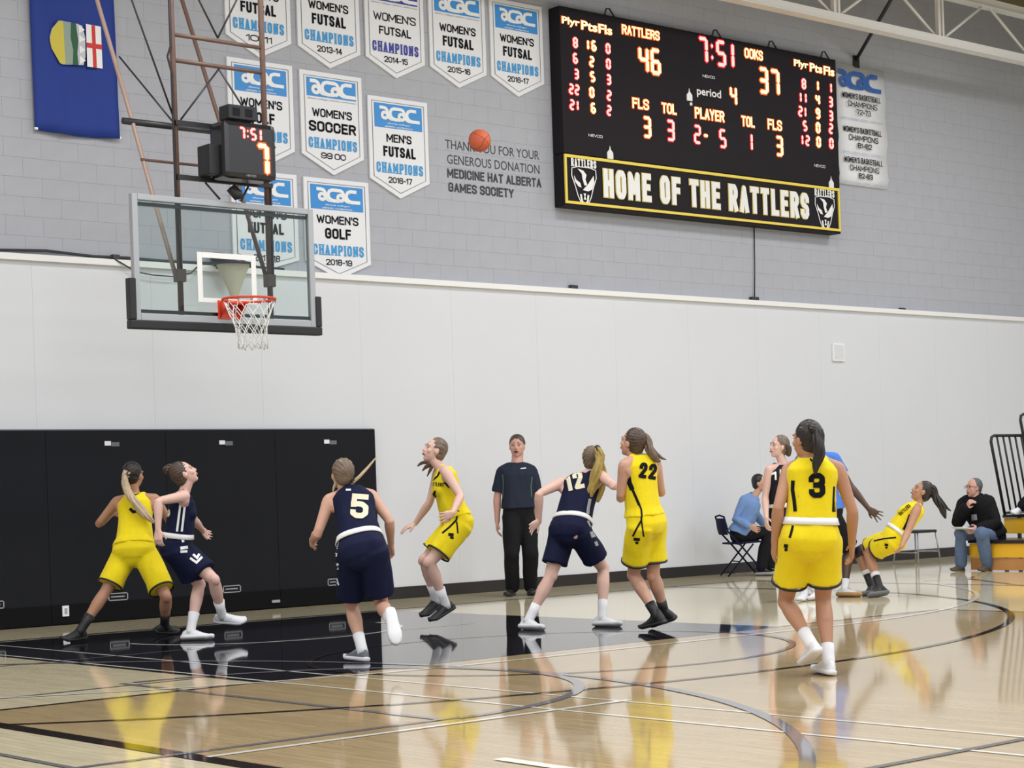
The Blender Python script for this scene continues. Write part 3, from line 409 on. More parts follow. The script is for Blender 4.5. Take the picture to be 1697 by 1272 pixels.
floorline([(-7.9, 0.05), (-7.9, -26.5)], .06, z1, K)
floorline([(-4.58, -5.8), (-4.58, -26.5)], .11, z1, K)
floorline([(4.58, -5.8), (4.58, -26.5)], .05, z1, D_)
floorline([(-12.9, -5.79), (-2.5, -5.79)], .06, z1, K)
floorline([(2.5, -5.79), (4.58, -5.79)], .05, z1, D_)
floorline([(-1.963, .0), (-1.963, -26.5)], .028, z2, W_)
floorline([(-2.427, .0), (-2.427, -26.5)], .032, z2, W_)
floorline([(-3.6, -2.7), (1.6, -2.7)], .035, z2, G_)
floorline(arc(0, -1.575, 1.27, 180, 360), .05, z2, W_)
floorline(arc(0, -5.8, 1.8, 0, 360, 64)[:-1], .05, z3, K, closed=True)
floorline([(-6.6, 0), (-6.6, -3.1)] + arc(0, -1.575, 6.775, 193.2, 346.8, 80) + [(6.6, -3.1), (6.6, 0)], .06, z3, K)
floorline(arc(-.5, 0, 6.15, 205, 270, 30) + arc(2.5, 0, 6.2, 270, 335, 30), .05, z3, W_)
# cross court markings
floorline([(-12, -8.6), (-2.95, -8.6)] , .05, z3, G_)
floorline(arc(-2.97, -6.8, 1.83, -90, 90, 40), .07, z3, G_)
floorline([(-3.05, -4.95), (-3.05, -8.6)], .05, z2, G_)
floorline([(-12, -5.12), (-2.6, -5.12)], .035, z2, G_)
floorline([(-10.5, -.75), (-7.2, -.75)] + arc(-7.22, -6.8, 6.1, 88, -88, 80), .07, z3, G_)
floorline([(-4.55, -8.81), (-1.9, -8.81)], .05, z3, W_)
floorline([(-5.11, -7.4), (-5.11, -12)], .04, z2, G_)
floorline([(-5.11, -11.62), (4.0, -11.62)], .05, z2, K)
floorline([(-3.79, -10.05), (-3.83, -11.3)], .07, z3, W_)
floorline([(8.4, -2.45), (8.7, -2.62), (8.95, -2.85)], .09, z2, W_)  # no court marking: bright floor glare painted as a short white line
floorline([(9.3, -2.5), (8.9, -2.75), (8.45, -3.4), (8.0, -4.1), (7.75, -4.6)], .05, z2, K)

wall_back = bx('wall_back', (XL, WY + .04, 0), (XR, WY + .3, ZC), M['mortar'], props={'kind': 'structure'})
# white lower panels, one piece per 1.318 m
seam0 = -.56 - 1.318 * 9
n_p = int((XR - seam0) / 1.318) + 1
for i in range(n_p):
    a = seam0 + 1.318 * i; b = a + 1.318
    if a < XL: a = XL
    if b > XR: b = XR
    if b - a < .05: continue
    bx('wall_panel', (a + .0007, WY, .14), (b - .0007, WY + .06, 3.735), M['white_panel'], wall_back)
bx('panel_backing', (XL, WY + .03, 0), (XR, WY + .085, 3.72), M['trim'], wall_back)
bx('trim_1', (XL, WY - .05, 3.735), (XR, WY + .08, 3.80), M['trim'], props={'kind': 'structure'})
bx('baseboard_back', (XL, WY - .012, 0), (XR, WY + .03, .14), M['baseboard'], bev=.004, props={'kind': 'structure'})
# concrete blocks: first 300 in view one by one, the rest joined
bw, bh, gap, by = .40, .20, .0008, WY + .035
bmb = bmesh.new(); box(bmb, (gap, 0, gap), (bw - gap, .05, bh - gap))
me_b = bpy.data.meshes.new('concrete_block'); bmesh.ops.recalc_face_normals(bmb, faces=bmb.faces[:]); bmb.to_mesh(me_b); bmb.free(); me_b.materials.append(M['block'])
rest = bmesh.new(); cnt = 0
rows = int((ZC - 3.79) / bh)
for rI in range(rows + 1):
    z = 3.795 + rI * bh; off = bw / 2 if rI % 2 else 0
    for cI in range(int((XR - XL) / bw) + 1):
        x = XL + cI * bw - off
        if -1.2 <= x < 5.4 and rI < 18 and cnt < 300:
            o = bpy.data.objects.new('concrete_block', me_b); COL.objects.link(o); o.parent = wall_back; o.location = (x, by, z); cnt += 1
        else:
            x0 = max(x + gap, XL); x1 = min(x + bw - gap, XR); z1_ = min(z + bh - gap, ZC)
            if x1 - x0 > .02 and z1_ - z > .02: box(rest, (x0, by, z + gap), (x1, by + .05, z1_))
finish('concrete_blockwork', rest, M['block'], wall_back, props={'kind': 'stuff'})
bx('wall_right', (XR, YB, 0), (XR + .2, WY + .3, ZC), M['white_panel'], props={'kind': 'structure'})
bx('wall_left', (XL - .2, YB, 0), (XL, WY + .3, ZC), M['white_panel'], props={'kind': 'structure'})
bx('ceiling', (XL - .2, -6.5, ZC), (XR + .2, WY + .3, ZC + .1), M['ceiling'], props={'kind': 'structure'})

# wall pads
PD = thing('wall_padding', 'row of black vinyl impact pads on the wall behind the hoop', 'wall padding', (0, WY - .03, 0))
PL = V((0, WY - .03, 0))
pe = 3.50
for i in range(8):
    b = pe - 1.335 * i; a = b - 1.335
    if a < XL: break
    p = bx('pad_panel', (a + .001, WY - .075, .02), (b - .001, WY - .012, 2.0), M['pad'], PD, bev=.005, loc=PL)
    bm = bmesh.new(); box(bm, (a + .003, WY - .082, .02), (b - .003, WY - .074, .21)); finish('pad_skirt', bm, M['padlow'], p, loc=PL)
    c = b - .62
    bm = bmesh.new(); box(bm, (c - .075, WY - .0785, 1.84), (c - .005, WY - .0745, 1.885)); finish('maker_label', bm, M['paper'], p, loc=PL)
    bm = bmesh.new(); box(bm, (c + .0, WY - .0780, 1.83), (c + .09, WY - .0745, 1.875)); finish('maker_label', bm, M['alud'], p, loc=PL)
    bm = bmesh.new()
    for q in ((c - .09, c + .13, .285, .295), (c - .09, c + .13, .215, .225), (c - .09, c - .08, .215, .295), (c + .12, c + .13, .215, .295), (c - .06, c + .09, .25, .262)): box(bm, (q[0], WY - .078, q[2] + .0), (q[1], WY - .0745, q[3]))
    finish('sewn_label', bm, M['grey'], p, loc=PL)
bx('pad_cap', (-8, WY - .06, 2.0), (pe, WY - .015, 2.012), M['alud'], PD, loc=PL)

def simple(name, label, cat, a, b, m, bev=.004, group=None):
    return tag(bx(name, a, b, m, None, bev, loc=V(((a[0] + b[0]) / 2, (a[1] + b[1]) / 2, a[2]))), label, cat, group)
o = simple('wall_outlet', 'small white power outlet low on the black pads at far left', 'outlet', (-.395, WY - .1, .09), (-.325, WY - .083, .20), M['paper'])
bmx = bmesh.new(); box(bmx, (-.375, WY - .104, .115), (-.345, WY - .099, .175)); finish('socket', bmx, M['grey'], o, loc=V((-.36, WY - .0915, .09)))
o = simple('wall_speaker', 'square white speaker cover high on the white wall right of centre', 'speaker', (11.55, WY - .035, 2.985), (11.80, WY - .001, 3.245), M['trim'])
bx('grille', (11.575, WY - .04, 3.01), (11.775, WY - .034, 3.22), M['white_panel'], o, loc=V((11.675, WY - .018, 2.985)))
simple('door_stop', 'small white block at the foot of the black pads below the hoop', 'stop', (2.05, WY - .1, .07), (2.15, WY - .083, .10), M['grey'])
for (x, w, h), lb in zip(((.36, .08, .055), (6.66, .11, .05), (9.97, .14, .05), (13.18, .1, .03)), ('grey junction box on the wall ledge left of the backboard', 'grey cable clamp on the ledge right of the banners', 'dark cable clamp on the ledge where the scoreboard wire ends', 'small dark clip on the ledge below the right end of the scoreboard')):
    simple('ledge_box', lb, 'junction box', (x - w / 2, WY - .03, 3.80), (x + w / 2, WY + .03, 3.80 + h), M['bolt'])
tag(cyl('scoreboard_wire', [(10.04, WY + .02, 4.9), (10.02, WY + .015, 4.3), (9.99, WY + .01, 3.85)], .008, M['bolt'], seg=6), 'thin dark wire hanging straight below the scoreboard to the ledge', 'wire')
# cables lying on and hanging from the ledge
tag(cyl('ledge_cable', [(-3, WY, 3.83), (-1, WY - .01, 3.82), (-.4, WY, 3.85), (.1, WY - .02, 3.82), (.5, WY, 3.83), (.9, WY - .02, 3.82), (1.5, WY, 3.83), (2.4, WY, 3.815)], .016, M['bolt'], seg=6), 'dark cable lying along the white wall ledge behind the backboard', 'cable')
tag(cyl('drooping_cable', [(.30, WY - .04, 3.82), (.42, WY - .07, 3.75), (.55, WY - .07, 3.68), (.75, WY - .07, 3.655), (1.0, WY - .07, 3.65), (1.2, WY - .07, 3.70), (1.32, WY - .05, 3.80)], .008, M['bolt'], seg=6), 'thin cable drooping in a loop below the ledge behind the glass', 'cable')
bm = bmesh.new(); tube(bm, [(1.52, WY - .02, 3.90), (1.62, WY - .03, 3.89), (1.76, WY - .02, 3.84), (1.9, WY, 3.83)], [.05, .06, .045, .03], 8)
tag(finish('cable_bundle', bm, M['black'], smooth=True), 'black bundled cloth resting on the ledge seen through the backboard glass', 'bundle')
# small wall hoop seen through the glass
WH = thing('practice_hoop', 'small black hoop with beige net on the wall seen through the backboard glass', 'hoop', (1.62, WY - .24, 3.45)); WL = V(WH.location)
hx0, hy0 = 1.62, WY - .24
bm = bmesh.new(); tube(bm, [(hx0 + .22 * math.cos(a), hy0 + .20 * math.sin(a), 3.80) for a in [i * PI / 12 for i in range(25)]], .014, 6, rnd=False); finish('ring', bm, M['black'], WH, True, loc=WL)
bx('bracket', (hx0 - .1, WY - .06, 3.77), (hx0 + .1, WY - .005, 3.83), M['black'], WH, loc=WL)
bm = bmesh.new(); rgs = []
for z, r0 in ((3.79, .185), (3.70, .14), (3.60, .10), (3.50, .06), (3.42, .035)): rgs.append([V((hx0 + r0 * math.cos(a), hy0 + r0 * .9 * math.sin(a), z)) for a in [i * PI / 10 for i in range(20)]])
loft(bm, rgs, cap=False); finish('net', bm, M['netb'], WH, True, loc=WL)

# ------------------------------------------------------------------ truss near the wall
TR = thing('roof_truss', 'white steel roof truss crossing the upper right corner', 'truss', (11, .5, 7.6)); TL = V(TR.location)
ty = .5
for zz, hh in ((7.60, .12), (8.32, .12)):
    for dy in (-.05, .03):
        bx('chord', (4.0, ty + dy, zz - hh / 2), (17.9, ty + dy + .02, zz + hh / 2), M['steelw'], TR, loc=TL)
    bx('chord_flange', (4.0, ty - .09, zz - hh / 2 - .012), (17.9, ty + .09, zz - hh / 2), M['steelw'], TR, loc=TL)
posts = [10.5 + 2.27 * i for i in range(-2, 4)]
for i, x in enumerate(posts):
    bx('post', (x - .06, ty - .03, 7.58), (x - .01, ty + .03, 8.34), M['steelw'], TR, loc=TL)
    bx('post', (x + .03, ty - .03, 7.58), (x + .07, ty + .03, 8.34), M['steelw'], TR, loc=TL)
    if i < len(posts) - 1:
        for (za, zb, xa, xb) in ((7.63, 8.30, x + .05, x + 1.1), (8.30, 7.63, x + 1.15, x + 2.2)):
            cyl('diagonal', [(xa, ty, za), (xb, ty, zb)], .022, M['steelw'], TR, seg=8, loc=TL)
cyl('wall_brace', [(11.75, .55, 8.05), (12.33, WY + .02, 7.50)], .028, M['bolt'], TR, seg=8, loc=TL)
bx('brace_foot', (12.27, WY + .005, 7.38), (12.39, WY + .035, 7.56), M['bolt'], TR, loc=TL)

# ------------------------------------------------------------------ scoreboard
SBY = 1.53
SB = thing('scoreboard', 'large black electronic scoreboard with red and amber digits on the wall', 'scoreboard', (9.04, WY, 4.83)); SL = V(SB.location)
bx('cabinet', (6.42, SBY + .012, 5.50), (11.64, WY + .03, 7.37), M['boardblack'], SB, bev=.01, loc=SL)
bx('sign_panel', (6.42, SBY + .02, 4.83), (11.64, WY + .03, 5.495), M['boardblack'], SB, bev=.01, loc=SL)
for a, b in (((6.42, 5.45), (11.62, 5.487)), ((6.42, 4.862), (11.62, 4.895)), ((6.42, 4.896), (6.452, 5.449)), ((11.588, 4.896), (11.62, 5.449))):
    bx('yellow_border', (a[0], SBY - .0, a[1]), (b[0], SBY + .022, b[1]), M['yellowp'], SB, loc=SL)
for x in (7.3, 9.25, 10.35, 11.45):
    cyl('lifting_loop', [(x - .09, SBY + .05, 7.36), (x - .05, SBY + .05, 7.46), (x + .0, SBY + .05, 7.47), (x + .09, SBY + .05, 7.37)], .012, M['bolt'], SB, seg=6, loc=SL)
SEG = {'0': 'abcdef', '1': 'bc', '2': 'abged', '3': 'abgcd', '4': 'fgbc', '5': 'afgcd', '6': 'afgedc', '7': 'abc', '8': 'abcdefg', '9': 'abcdfg', '-': 'g', ':': ':'}
def seg_shapes(ch, w, t):
    """7-segment strokes in a box w x 1 centred on 0"""
    x0, x1 = -w / 2 + t / 2, w / 2 - t / 2; q = .5 - t / 2; e = t * .35
    D = {'a': ((x0 + e, q), (x1 - e, q)), 'd': ((x0 + e, -q), (x1 - e, -q)), 'g': ((x0 + e, 0), (x1 - e, 0)), 'b': ((x1, q - e), (x1, e)), 'c': ((x1, -e), (x1, -q + e)), 'f': ((x0, q - e), (x0, e)), 'e': ((x0, -e), (x0, -q + e))}
    return [D[s] for s in SEG[ch]]
def led_digit(txt, x, z, h, kind, y=SBY, parent=SB, loc=SL, wr=.5, pname='digit', bold=.15):
    core, edge = (M['ledc'], M['ledcr']) if kind == 'a' else (M['ledr'], M['ledrr'])  # edge: wider dim copy of each segment that paints its glow
    chars = list(txt); widths = [wr * (.45 if c == ':' else (.8 if c == '-' else 1)) for c in chars]; sp = .12
    tot = sum(widths) + sp * (len(chars) - 1); cx = x - tot * h / 2
    for c, w in zip(chars, widths):
        mx = cx + w * h / 2; bm = bmesh.new()
        def stroke(a, b, t, yy, mi, ext):
            dx, dz = b[0] - a[0], b[1] - a[1]; l = math.hypot(dx, dz) or 1e-6; dx /= l; dz /= l
            nx, nz = -dz, dx; A = (a[0] - dx * ext, a[1] - dz * ext); B = (b[0] + dx * ext, b[1] + dz * ext); t2 = t / 2
            P6 = [(A[0] - dx * t2 * .7, A[1] - dz * t2 * .7), (A[0] + nx * t2, A[1] + nz * t2), (B[0] + nx * t2, B[1] + nz * t2), (B[0] + dx * t2 * .7, B[1] + dz * t2 * .7), (B[0] - nx * t2, B[1] - nz * t2), (A[0] - nx * t2, A[1] - nz * t2)]
            poly(bm, [(mx + p[0] * h, z + p[1] * h) for p in P6], yy, y + .013, mi)
        if c == ':':
            for zz in (.22, -.22):
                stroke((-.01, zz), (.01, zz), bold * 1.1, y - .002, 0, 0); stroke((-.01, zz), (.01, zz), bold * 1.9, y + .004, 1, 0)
        else:
            for a, b in seg_shapes(c, w if c != '1' else w * .3, bold):
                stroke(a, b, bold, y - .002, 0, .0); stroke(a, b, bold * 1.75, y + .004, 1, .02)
        finish(pname, bm, [core, edge], parent, loc=loc); cx += (w + sp) * h
for t, x, z, h, k in DIGITS:
    big = h > .22
    led_digit(t, x, z, h, k, wr=.5 if big else .58, bold=.13 if big else .19)
for t, x, z, w, h, k in CAPTIONS:
    bm = bmesh.new()
    if all(c in GLY for c in t):
        vs, fs, ly = stroke_text(t, w * .96, h * .84, .16); flatL(bm, vs, fs, ly, x, z, SBY - .002, 0)
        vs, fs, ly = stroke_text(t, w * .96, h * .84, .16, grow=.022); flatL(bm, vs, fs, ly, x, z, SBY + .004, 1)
    else:
        vs, fs, _ = text2d(t, .025); flat(bm, vs, fs, x, z, w * .97, h * .82, SBY - .002, 0)
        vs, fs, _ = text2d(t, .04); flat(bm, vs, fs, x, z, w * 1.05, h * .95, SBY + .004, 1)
    finish('led_caption', bm, [M['ledc'], M['ledcr']], SB, loc=SL)  # larger dim letters behind imitate the glow of the caption
for t, x, z, w, h in PRINTS:
    lettering('printed_word', t, x, z, w, h, SBY + .006, M['whitep'], SB, .03 if t == 'period' else .02, loc=SL)
for x, z in LAMPS:
    bm = bmesh.new(); poly(bm, [(x - .05, z - .08), (x + .05, z - .08), (x + .05, z - .0), (x + .012, z + .04), (x, z + .09), (x - .012, z + .04), (x - .05, z)], SBY + .002, SBY + .013)
    finish('marker_lamp', bm, M['whitep'], SB, loc=SL)
bx('marker_square', (8.66, SBY + .004, 6.36), (8.70, SBY + .013, 6.40), M['whitep'], SB, loc=SL)
lettering('sign_outline', 'HOME OF THE RATTLERS', 9.01, 5.175, 3.89, .37, SBY + .012, M['yellowp'], SB, .045, loc=SL, grow=.016)
lettering('sign_lettering', 'HOME OF THE RATTLERS', 9.01, 5.175, 3.89, .37, SBY + .004, M['trim'], SB, .045, loc=SL)
for gx, gz in ((6.74, 5.17), (11.30, 5.17)):
    bm = bmesh.new(); yy = SBY + .010
    vs, fs, ly = stroke_text('RATTLERS', .42, .105, .2); flatL(bm, vs, fs, ly, gx, gz + .225, yy)
    def pg(pts):
        f = bm.faces.new([bm.verts.new((gx + a, yy - .0028, gz + b)) for a, b in pts])
    for w, pts in ((.014, [(-.2, .15), (-.205, .05), (-.15, -.08), (-.11, -.2), (-.07, -.27)]), (.014, [(.2, .15), (.205, .05), (.15, -.08), (.11, -.2), (.07, -.27)]), (.012, [(-.2, .15), (-.1, .175), (.1, .175), (.2, .15)]), (.03, [(-.06, -.19), (-.045, -.27), (0, -.295), (.045, -.27), (.06, -.19)])):
        v2, f2, l2_ = seg_strokes(pts, w); flatL(bm, v2, f2, l2_, gx, gz, yy)
    pg([(-.11, .15), (-.01, .13), (.04, .08), (.02, .02), (.05, -.05), (.0, -.06), (-.03, .02), (-.04, .09)])
    pg([(-.17, .06), (-.13, .0), (-.07, -.03), (-.05, -.09), (-.1, -.08), (-.16, -.02)])
    pg([(-.03, -.12), (.06, -.13), (.13, -.1), (.17, .0), (.16, .08), (.10, .01), (.05, -.05), (.0, -.09)])
    pg([(-.02, -.16), (.02, -.16), (.01, -.2), (.025, -.24), (-.02, -.24), (-.005, -.2)])
    finish('team_emblem', bm, M['trim'], SB, loc=SL)

# ------------------------------------------------------------------ banners
def acac(x, z, w, h, y, m, parent, loc, name='league_logo'):
    """stylised lowercase acac mark: ringed bowls with hooked bars"""
    L = []; t = w * .075
    for k in range(2):
        ox = x - w / 2 + k * w * .47; q = w * .47 / .62
        def P_(a, b): return (ox + a * q, z - h / 2 + t / 2 + b * (h - t))
        L.append((t, [(ox + (.155 + .10 * math.cos(a)) * q, z - h / 2 + t / 2 + (.30 + .27 * math.sin(a)) * (h - t)) for a in [i * PI / 10 for i in range(21)]]))
        L.append((t, [P_(.02, 1.0), P_(.14, 1.0), P_(.22, .9), P_(.26, .70), P_(.27, .35), P_(.30, .15), P_(.38, .02), P_(.50, 0), P_(.68 if k == 0 else .78, 0)]))
        L.append((t, [P_(.66, 1.0), P_(.50, 1.0), P_(.40, .88), P_(.36, .62), P_(.365, .35), P_(.42, .12), P_(.52, 0)]))
    return strokes(name, L, y, m, parent, loc)
BY = WY + .008
def pennant(label, x0, x1, zt, zs, ztip, l1, l2, yr, style='a', w1=.64, w2=.54):
    cx = (x0 + x1) / 2; w = x1 - x0; H = zt - zs
    P = thing('championship_banner', label, 'banner', (cx, BY + .02, ztip), 'championship pennants on the grey block wall'); l = V(P.location)
    bm = bmesh.new(); poly(bm, [(x0, zt), (x1, zt), (x1, zs), (cx, ztip), (x0, zs)], BY, BY + .025); finish('banner_panel', bm, M['banner'], P, loc=l)
    i = .055
    outl = [(x0 + i, zt - i), (x1 - i, zt - i), (x1 - i, zs + i * .55), (cx, ztip + i * 1.1), (x0 + i, zs + i * .55)]
    vs, fs = ribbon2(outl, .008, True); bm = bmesh.new(); nv = [bm.verts.new((a, BY - .002, b)) for a, b in vs]
    for f in fs: bm.faces.new([nv[q] for q in f])
    finish('border_line', bm, M['inkl'], P, loc=l)
    hb = {'a': .30, 'b': .37, 'c': .30}[style]
    hm = M['indigo'] if style == 'c' else M['blueh']; tm = M['indigo'] if style == 'c' else M['bluet']
    i2 = .085
    hz1 = zt - .075; hz0 = zt - hb * H
    bx('header', (x0 + i2, BY - .003, hz0), (x1 - i2, BY - .001, hz1), hm, P, loc=l)
    if style == 'b':
        acac(cx, hz1 - (hz1 - hz0) * .40, w * .60, (hz1 - hz0) * .58, BY - .004, M['trim'], P, l)
        for k, tt in enumerate(('alberta colleges', 'athletic conference')):
            lettering('tagline', tt, cx, hz0 + (hz1 - hz0) * (.19 - .12 * k), w * (.38 + .08 * k), .022, BY - .005, M['trim'], P, .01, loc=l)
    else:
        acac(cx, (hz1 + hz0) / 2 + .0, w * .66, (hz1 - hz0) * .84, BY - .004, M['trim'], P, l)
        lettering('tagline', 'alberta colleges athletic conference', cx, hz0 - .028, w * .78, .022, BY - .003, M['inkl'], P, loc=l)
    bold = .005 if style == 'c' else .025
    lettering('lettering', l1, cx, zt - .49 * H, w * w1, .10 * H, BY - .003, M['ink'], P, bold, loc=l)
    lettering('lettering', l2, cx, zt - .655 * H, w * w2, (.125 if style != 'c' else .10) * H, BY - .003, M['ink'], P, bold + .02, loc=l)
    lettering('lettering', 'CHAMPIONS', cx, zt - .855 * H, w * .78, .125 * H, BY - .003, tm, P, .035, loc=l, serif=True)
    lettering('lettering', yr, cx, zt - 1.0 * H, w * .40, .072 * H, BY - .003, M['ink'], P, .015, loc=l)
r1 = (7.37, 6.39, 6.18)
pennant("white women's futsal pennant dated 10-11 behind the hoop mast", 1.77, 2.60, *r1, "WOMEN'S", 'FUTSAL', '10-11', 'a')
pennant("white women's futsal pennant dated 2013-14 in the top row", 2.69, 3.53, *r1, "WOMEN'S", 'FUTSAL', '2013-14', 'a')
pennant("pennant with indigo header dated 2014-15 in the top row", 3.61, 4.45, *r1, "WOMEN'S", 'FUTSAL', '2014-15', 'c', w1=.72)
pennant("white women's futsal pennant dated 2015-16 in the top row", 4.53, 5.38, *r1, "WOMEN'S", 'FUTSAL', '2015-16', 'a')
pennant("white women's futsal pennant dated 2016-17 beside the scoreboard", 5.455, 6.295, *r1, "WOMEN'S", 'FUTSAL', '2016-17', 'b')
pennant("women's golf pennant partly hidden behind the red shot clock", 1.77, 2.60, 6.14, 5.165, 4.95, "WOMEN'S", 'GOLF', '2016-17', 'b', w2=.40)
pennant("women's soccer pennant dated 99 00 right of the shot clock", 2.695, 3.53, 6.12, 5.16, 4.945, "WOMEN'S", 'SOCCER', '99 00', 'a', w2=.76)
pennant("men's futsal pennant left of the wall lettering", 3.61, 4.46, 5.935, 4.96, 4.75, "MEN'S", 'FUTSAL', '2016-17', 'b', w1=.42)
pennant("women's futsal pennant dated 2017-18 seen through the backboard glass", 1.77, 2.61, 4.90, 3.93, 3.80, "WOMEN'S", 'FUTSAL', '2017-18', 'b')
pennant("women's golf pennant dated 2018-19 at the backboard's right edge", 2.70, 3.58, 4.895, 3.935, 3.745, "WOMEN'S", 'GOLF', '2018-19', 'b', w2=.40)

# rectangular basketball banner right of the scoreboard
P = thing('basketball_banner', "white women's basketball champions banner right of the scoreboard", 'banner', (12.4, BY, 5.62)); l = V(P.location)
bm = bmesh.new()
prof = [(BY + .012, 5.615), (BY - .03, 5.75), (BY + .0, 6.1), (BY - .035, 6.3), (BY + .0, 6.7), (BY - .02, 7.0), (BY + .005, 7.40)]
vv = [[bm.verts.new((x, y + (.0 if i else .0), z)) for i, x in enumerate((11.84, 12.2, 12.6, 12.94))] for y, z in prof]
for a, b in zip(vv, vv[1:]):
    for q in range(3): bm.faces.new((a[q], a[q + 1], b[q + 1], b[q]))
r = bmesh.ops.extrude_face_region(bm, geom=bm.faces[:]); bmesh.ops.translate(bm, verts=[e for e in r['geom'] if isinstance(e, bmesh.types.BMVert)], vec=(0, .006, 0))
finish('banner_cloth', bm, M['banner'], P, True, loc=l)
yb = BY - .045
acac(12.30, 7.17, .86, .27, yb, M['royal'], P, l)
for z0, yr in ((6.93, '72-73'), (6.43, '81-82'), (5.98, '82-83')):
    lettering('lettering', "WOMEN'S BASKETBALL", 12.36, z0, .86, .085, yb, M['ink'], P, .02, loc=l)
    lettering('lettering', 'CHAMPIONS', 12.38, z0 - .115, .66, .085, yb, M['ink'], P, .005, loc=l)
    lettering('lettering', yr, 12.40, z0 - .225, .32, .08, yb, M['ink'], P, .02, loc=l)
    lettering('tagline', 'alberta colleges athletic conference', 12.36, z0 - .34, .94, .045, yb, M['pblue'], P, loc=l)

# donor lettering on the block wall
P = thing('wall_lettering', 'dark donor thanks painted in four lines on the grey block wall', 'lettering', (5.4, WY + .03, 4.9)); l = V(P.location)
yy = by - .003
for t, xa, xb, z, b in (('THANK YOU FOR YOUR', 4.73, 6.19, 5.475, .0), ('GENEROUS DONATION', 4.75, 6.19, 5.295, .0), ('MEDICINE HAT ALBERTA', 4.745, 6.21, 5.125, .035), ('GAMES SOCIETY', 4.755, 5.76, 4.955, .035)):
    lettering('text_line', t, (xa + xb) / 2, z, xb - xa, .112, yy, M['wallink'], P, b, loc=l)

# provincial flag hung vertically
FLG = thing('hanging_flag', 'royal blue flag with shield crest hung vertically at upper left', 'flag', (0, WY, 5.08)); l = V(FLG.location)
bm = bmesh.new(); nx, nz = 14, 30; g = []
def fw_(x, z): return BY - .02 + .018 * math.sin(x * 9 + z * 1.3) * (1 - .4 * (z - 5) / 3.5) + .008 * math.sin(x * 23 + z * 3)
for j in range(nz + 1):
    z = 5.085 + (8.4 - 5.085) * j / nz; row = []
    for i in range(nx + 1):
        x = -.475 + .925 * i / nx; row.append(bm.verts.new((x - .012 * (z - 5.1), fw_(x, z), z - (.0 if j else .02 * math.sin(PI * i / nx)))))
    g.append(row)
for j in range(nz):
    for i in range(nx): bm.faces.new((g[j][i], g[j][i + 1], g[j + 1][i + 1], g[j + 1][i]))
r = bmesh.ops.extrude_face_region(bm, geom=bm.faces[:]); bmesh.ops.translate(bm, verts=[e for e in r['geom'] if isinstance(e, bmesh.types.BMVert)], vec=(0, .004, 0))
finish('flag_cloth', bm, M['flag'], FLG, True, loc=l)
fy = BY - .052
def fpoly(name, pts, y, m):
    bm = bmesh.new(); poly(bm, pts, y, y + .002); finish(name, bm, m, FLG, loc=l)
fpoly('shield', [(-.30, 6.05), (-.285, 5.95), (-.20, 5.80), (-.175, 5.79), (-.165, 5.79), (.06, 5.81), (.085, 5.90), (.09, 6.1), (.06, 6.22), (.0, 6.235), (-.17, 6.24), (-.20, 6.235), (-.275, 6.14)], fy + .004, M['cwm'])
fpoly('wheat_field', [(-.30, 6.02), (-.285, 5.94), (-.20, 5.80), (-.14, 5.80), (-.15, 6.235), (-.20, 6.235), (-.275, 6.13)], fy, M['cy'])
fpoly('foothills', [(-.14, 5.80), (-.06, 5.80), (-.05, 5.95), (-.075, 6.08), (-.065, 6.235), (-.15, 6.235)], fy, M['cgl'])
fpoly('forest', [(-.06, 5.80), (.005, 5.80), (-.005, 5.92), (.01, 6.05), (-.01, 6.235), (-.065, 6.235), (-.075, 6.08), (-.05, 5.95)], fy, M['cg'])
for zz in (5.86, 5.97, 6.08, 6.18): fpoly('snow_peak', [(.02, zz - .045), (.085, zz), (.02, zz + .045)], fy - .001, M['trim'])
fpoly('cross_field', [(.10, 5.80), (.27, 5.80), (.265, 6.24), (.10, 6.245)], fy, M['trim'])
fpoly('red_cross', [(.165, 5.80), (.205, 5.80), (.2, 6.24), (.16, 6.24)], fy - .002, M['red'])
fpoly('red_cross', [(.10, 6.0), (.27, 6.0), (.27, 6.05), (.10, 6.05)], fy - .0035, M['red'])
for x in (-.47, .445):
    bx('grommet_tab', (x - .015, fy + .02, 5.085), (x + .02, fy + .03, 5.11), M['trim'], FLG, loc=l)

# ------------------------------------------------------------------ suspended basketball hoop
HP = thing('basketball_hoop', 'suspended glass basketball backboard with orange rim on brown pipe mast', 'basketball hoop', (0, -1.2, 2.8)); l = V(HP.location)
X0, X1, Z0, Z1 = -.94, .94, 2.855, 3.995
yb = -1.2
g = bx('glass_panel', (X0 + .03, yb, Z0 + .03), (X1 - .03, yb + .012, Z1 - .03), GLASS, HP, loc=l)
for a, b in (((X0, Z0), (X0 + .055, Z1)), ((X1 - .055, Z0), (X1, Z1)), ((X0 + .056, Z1 - .055), (X1 - .056, Z1)), ((X0 + .056, Z0), (X1 - .056, Z0 + .065))):
    bx('frame_rail', (a[0], yb - .018, a[1]), (b[0], yb + .045, b[1]), M['alu'], HP, bev=.006, loc=l)
bx('inner_rail', (X0 + .06, yb + .02, Z1 - .10), (X1 - .06, yb + .05, Z1 - .068), M['bolt'], HP, loc=l)
bx('inner_rail', (X0 + .06, yb + .02, Z0 + .075), (X1 - .06, yb + .05, Z0 + .105), M['bolt'], HP, loc=l)
for a, b in (((-.305, 3.05), (-.255, 3.51)), ((.255, 3.05), (.305, 3.51)), ((-.254, 3.46), (.254, 3.51)), ((-.254, 3.05), (.254, 3.09))):
    bx('target_square', (a[0], yb - .003, a[1]), (b[0], yb - .0005, b[1]), M['whitep'], HP, loc=l)
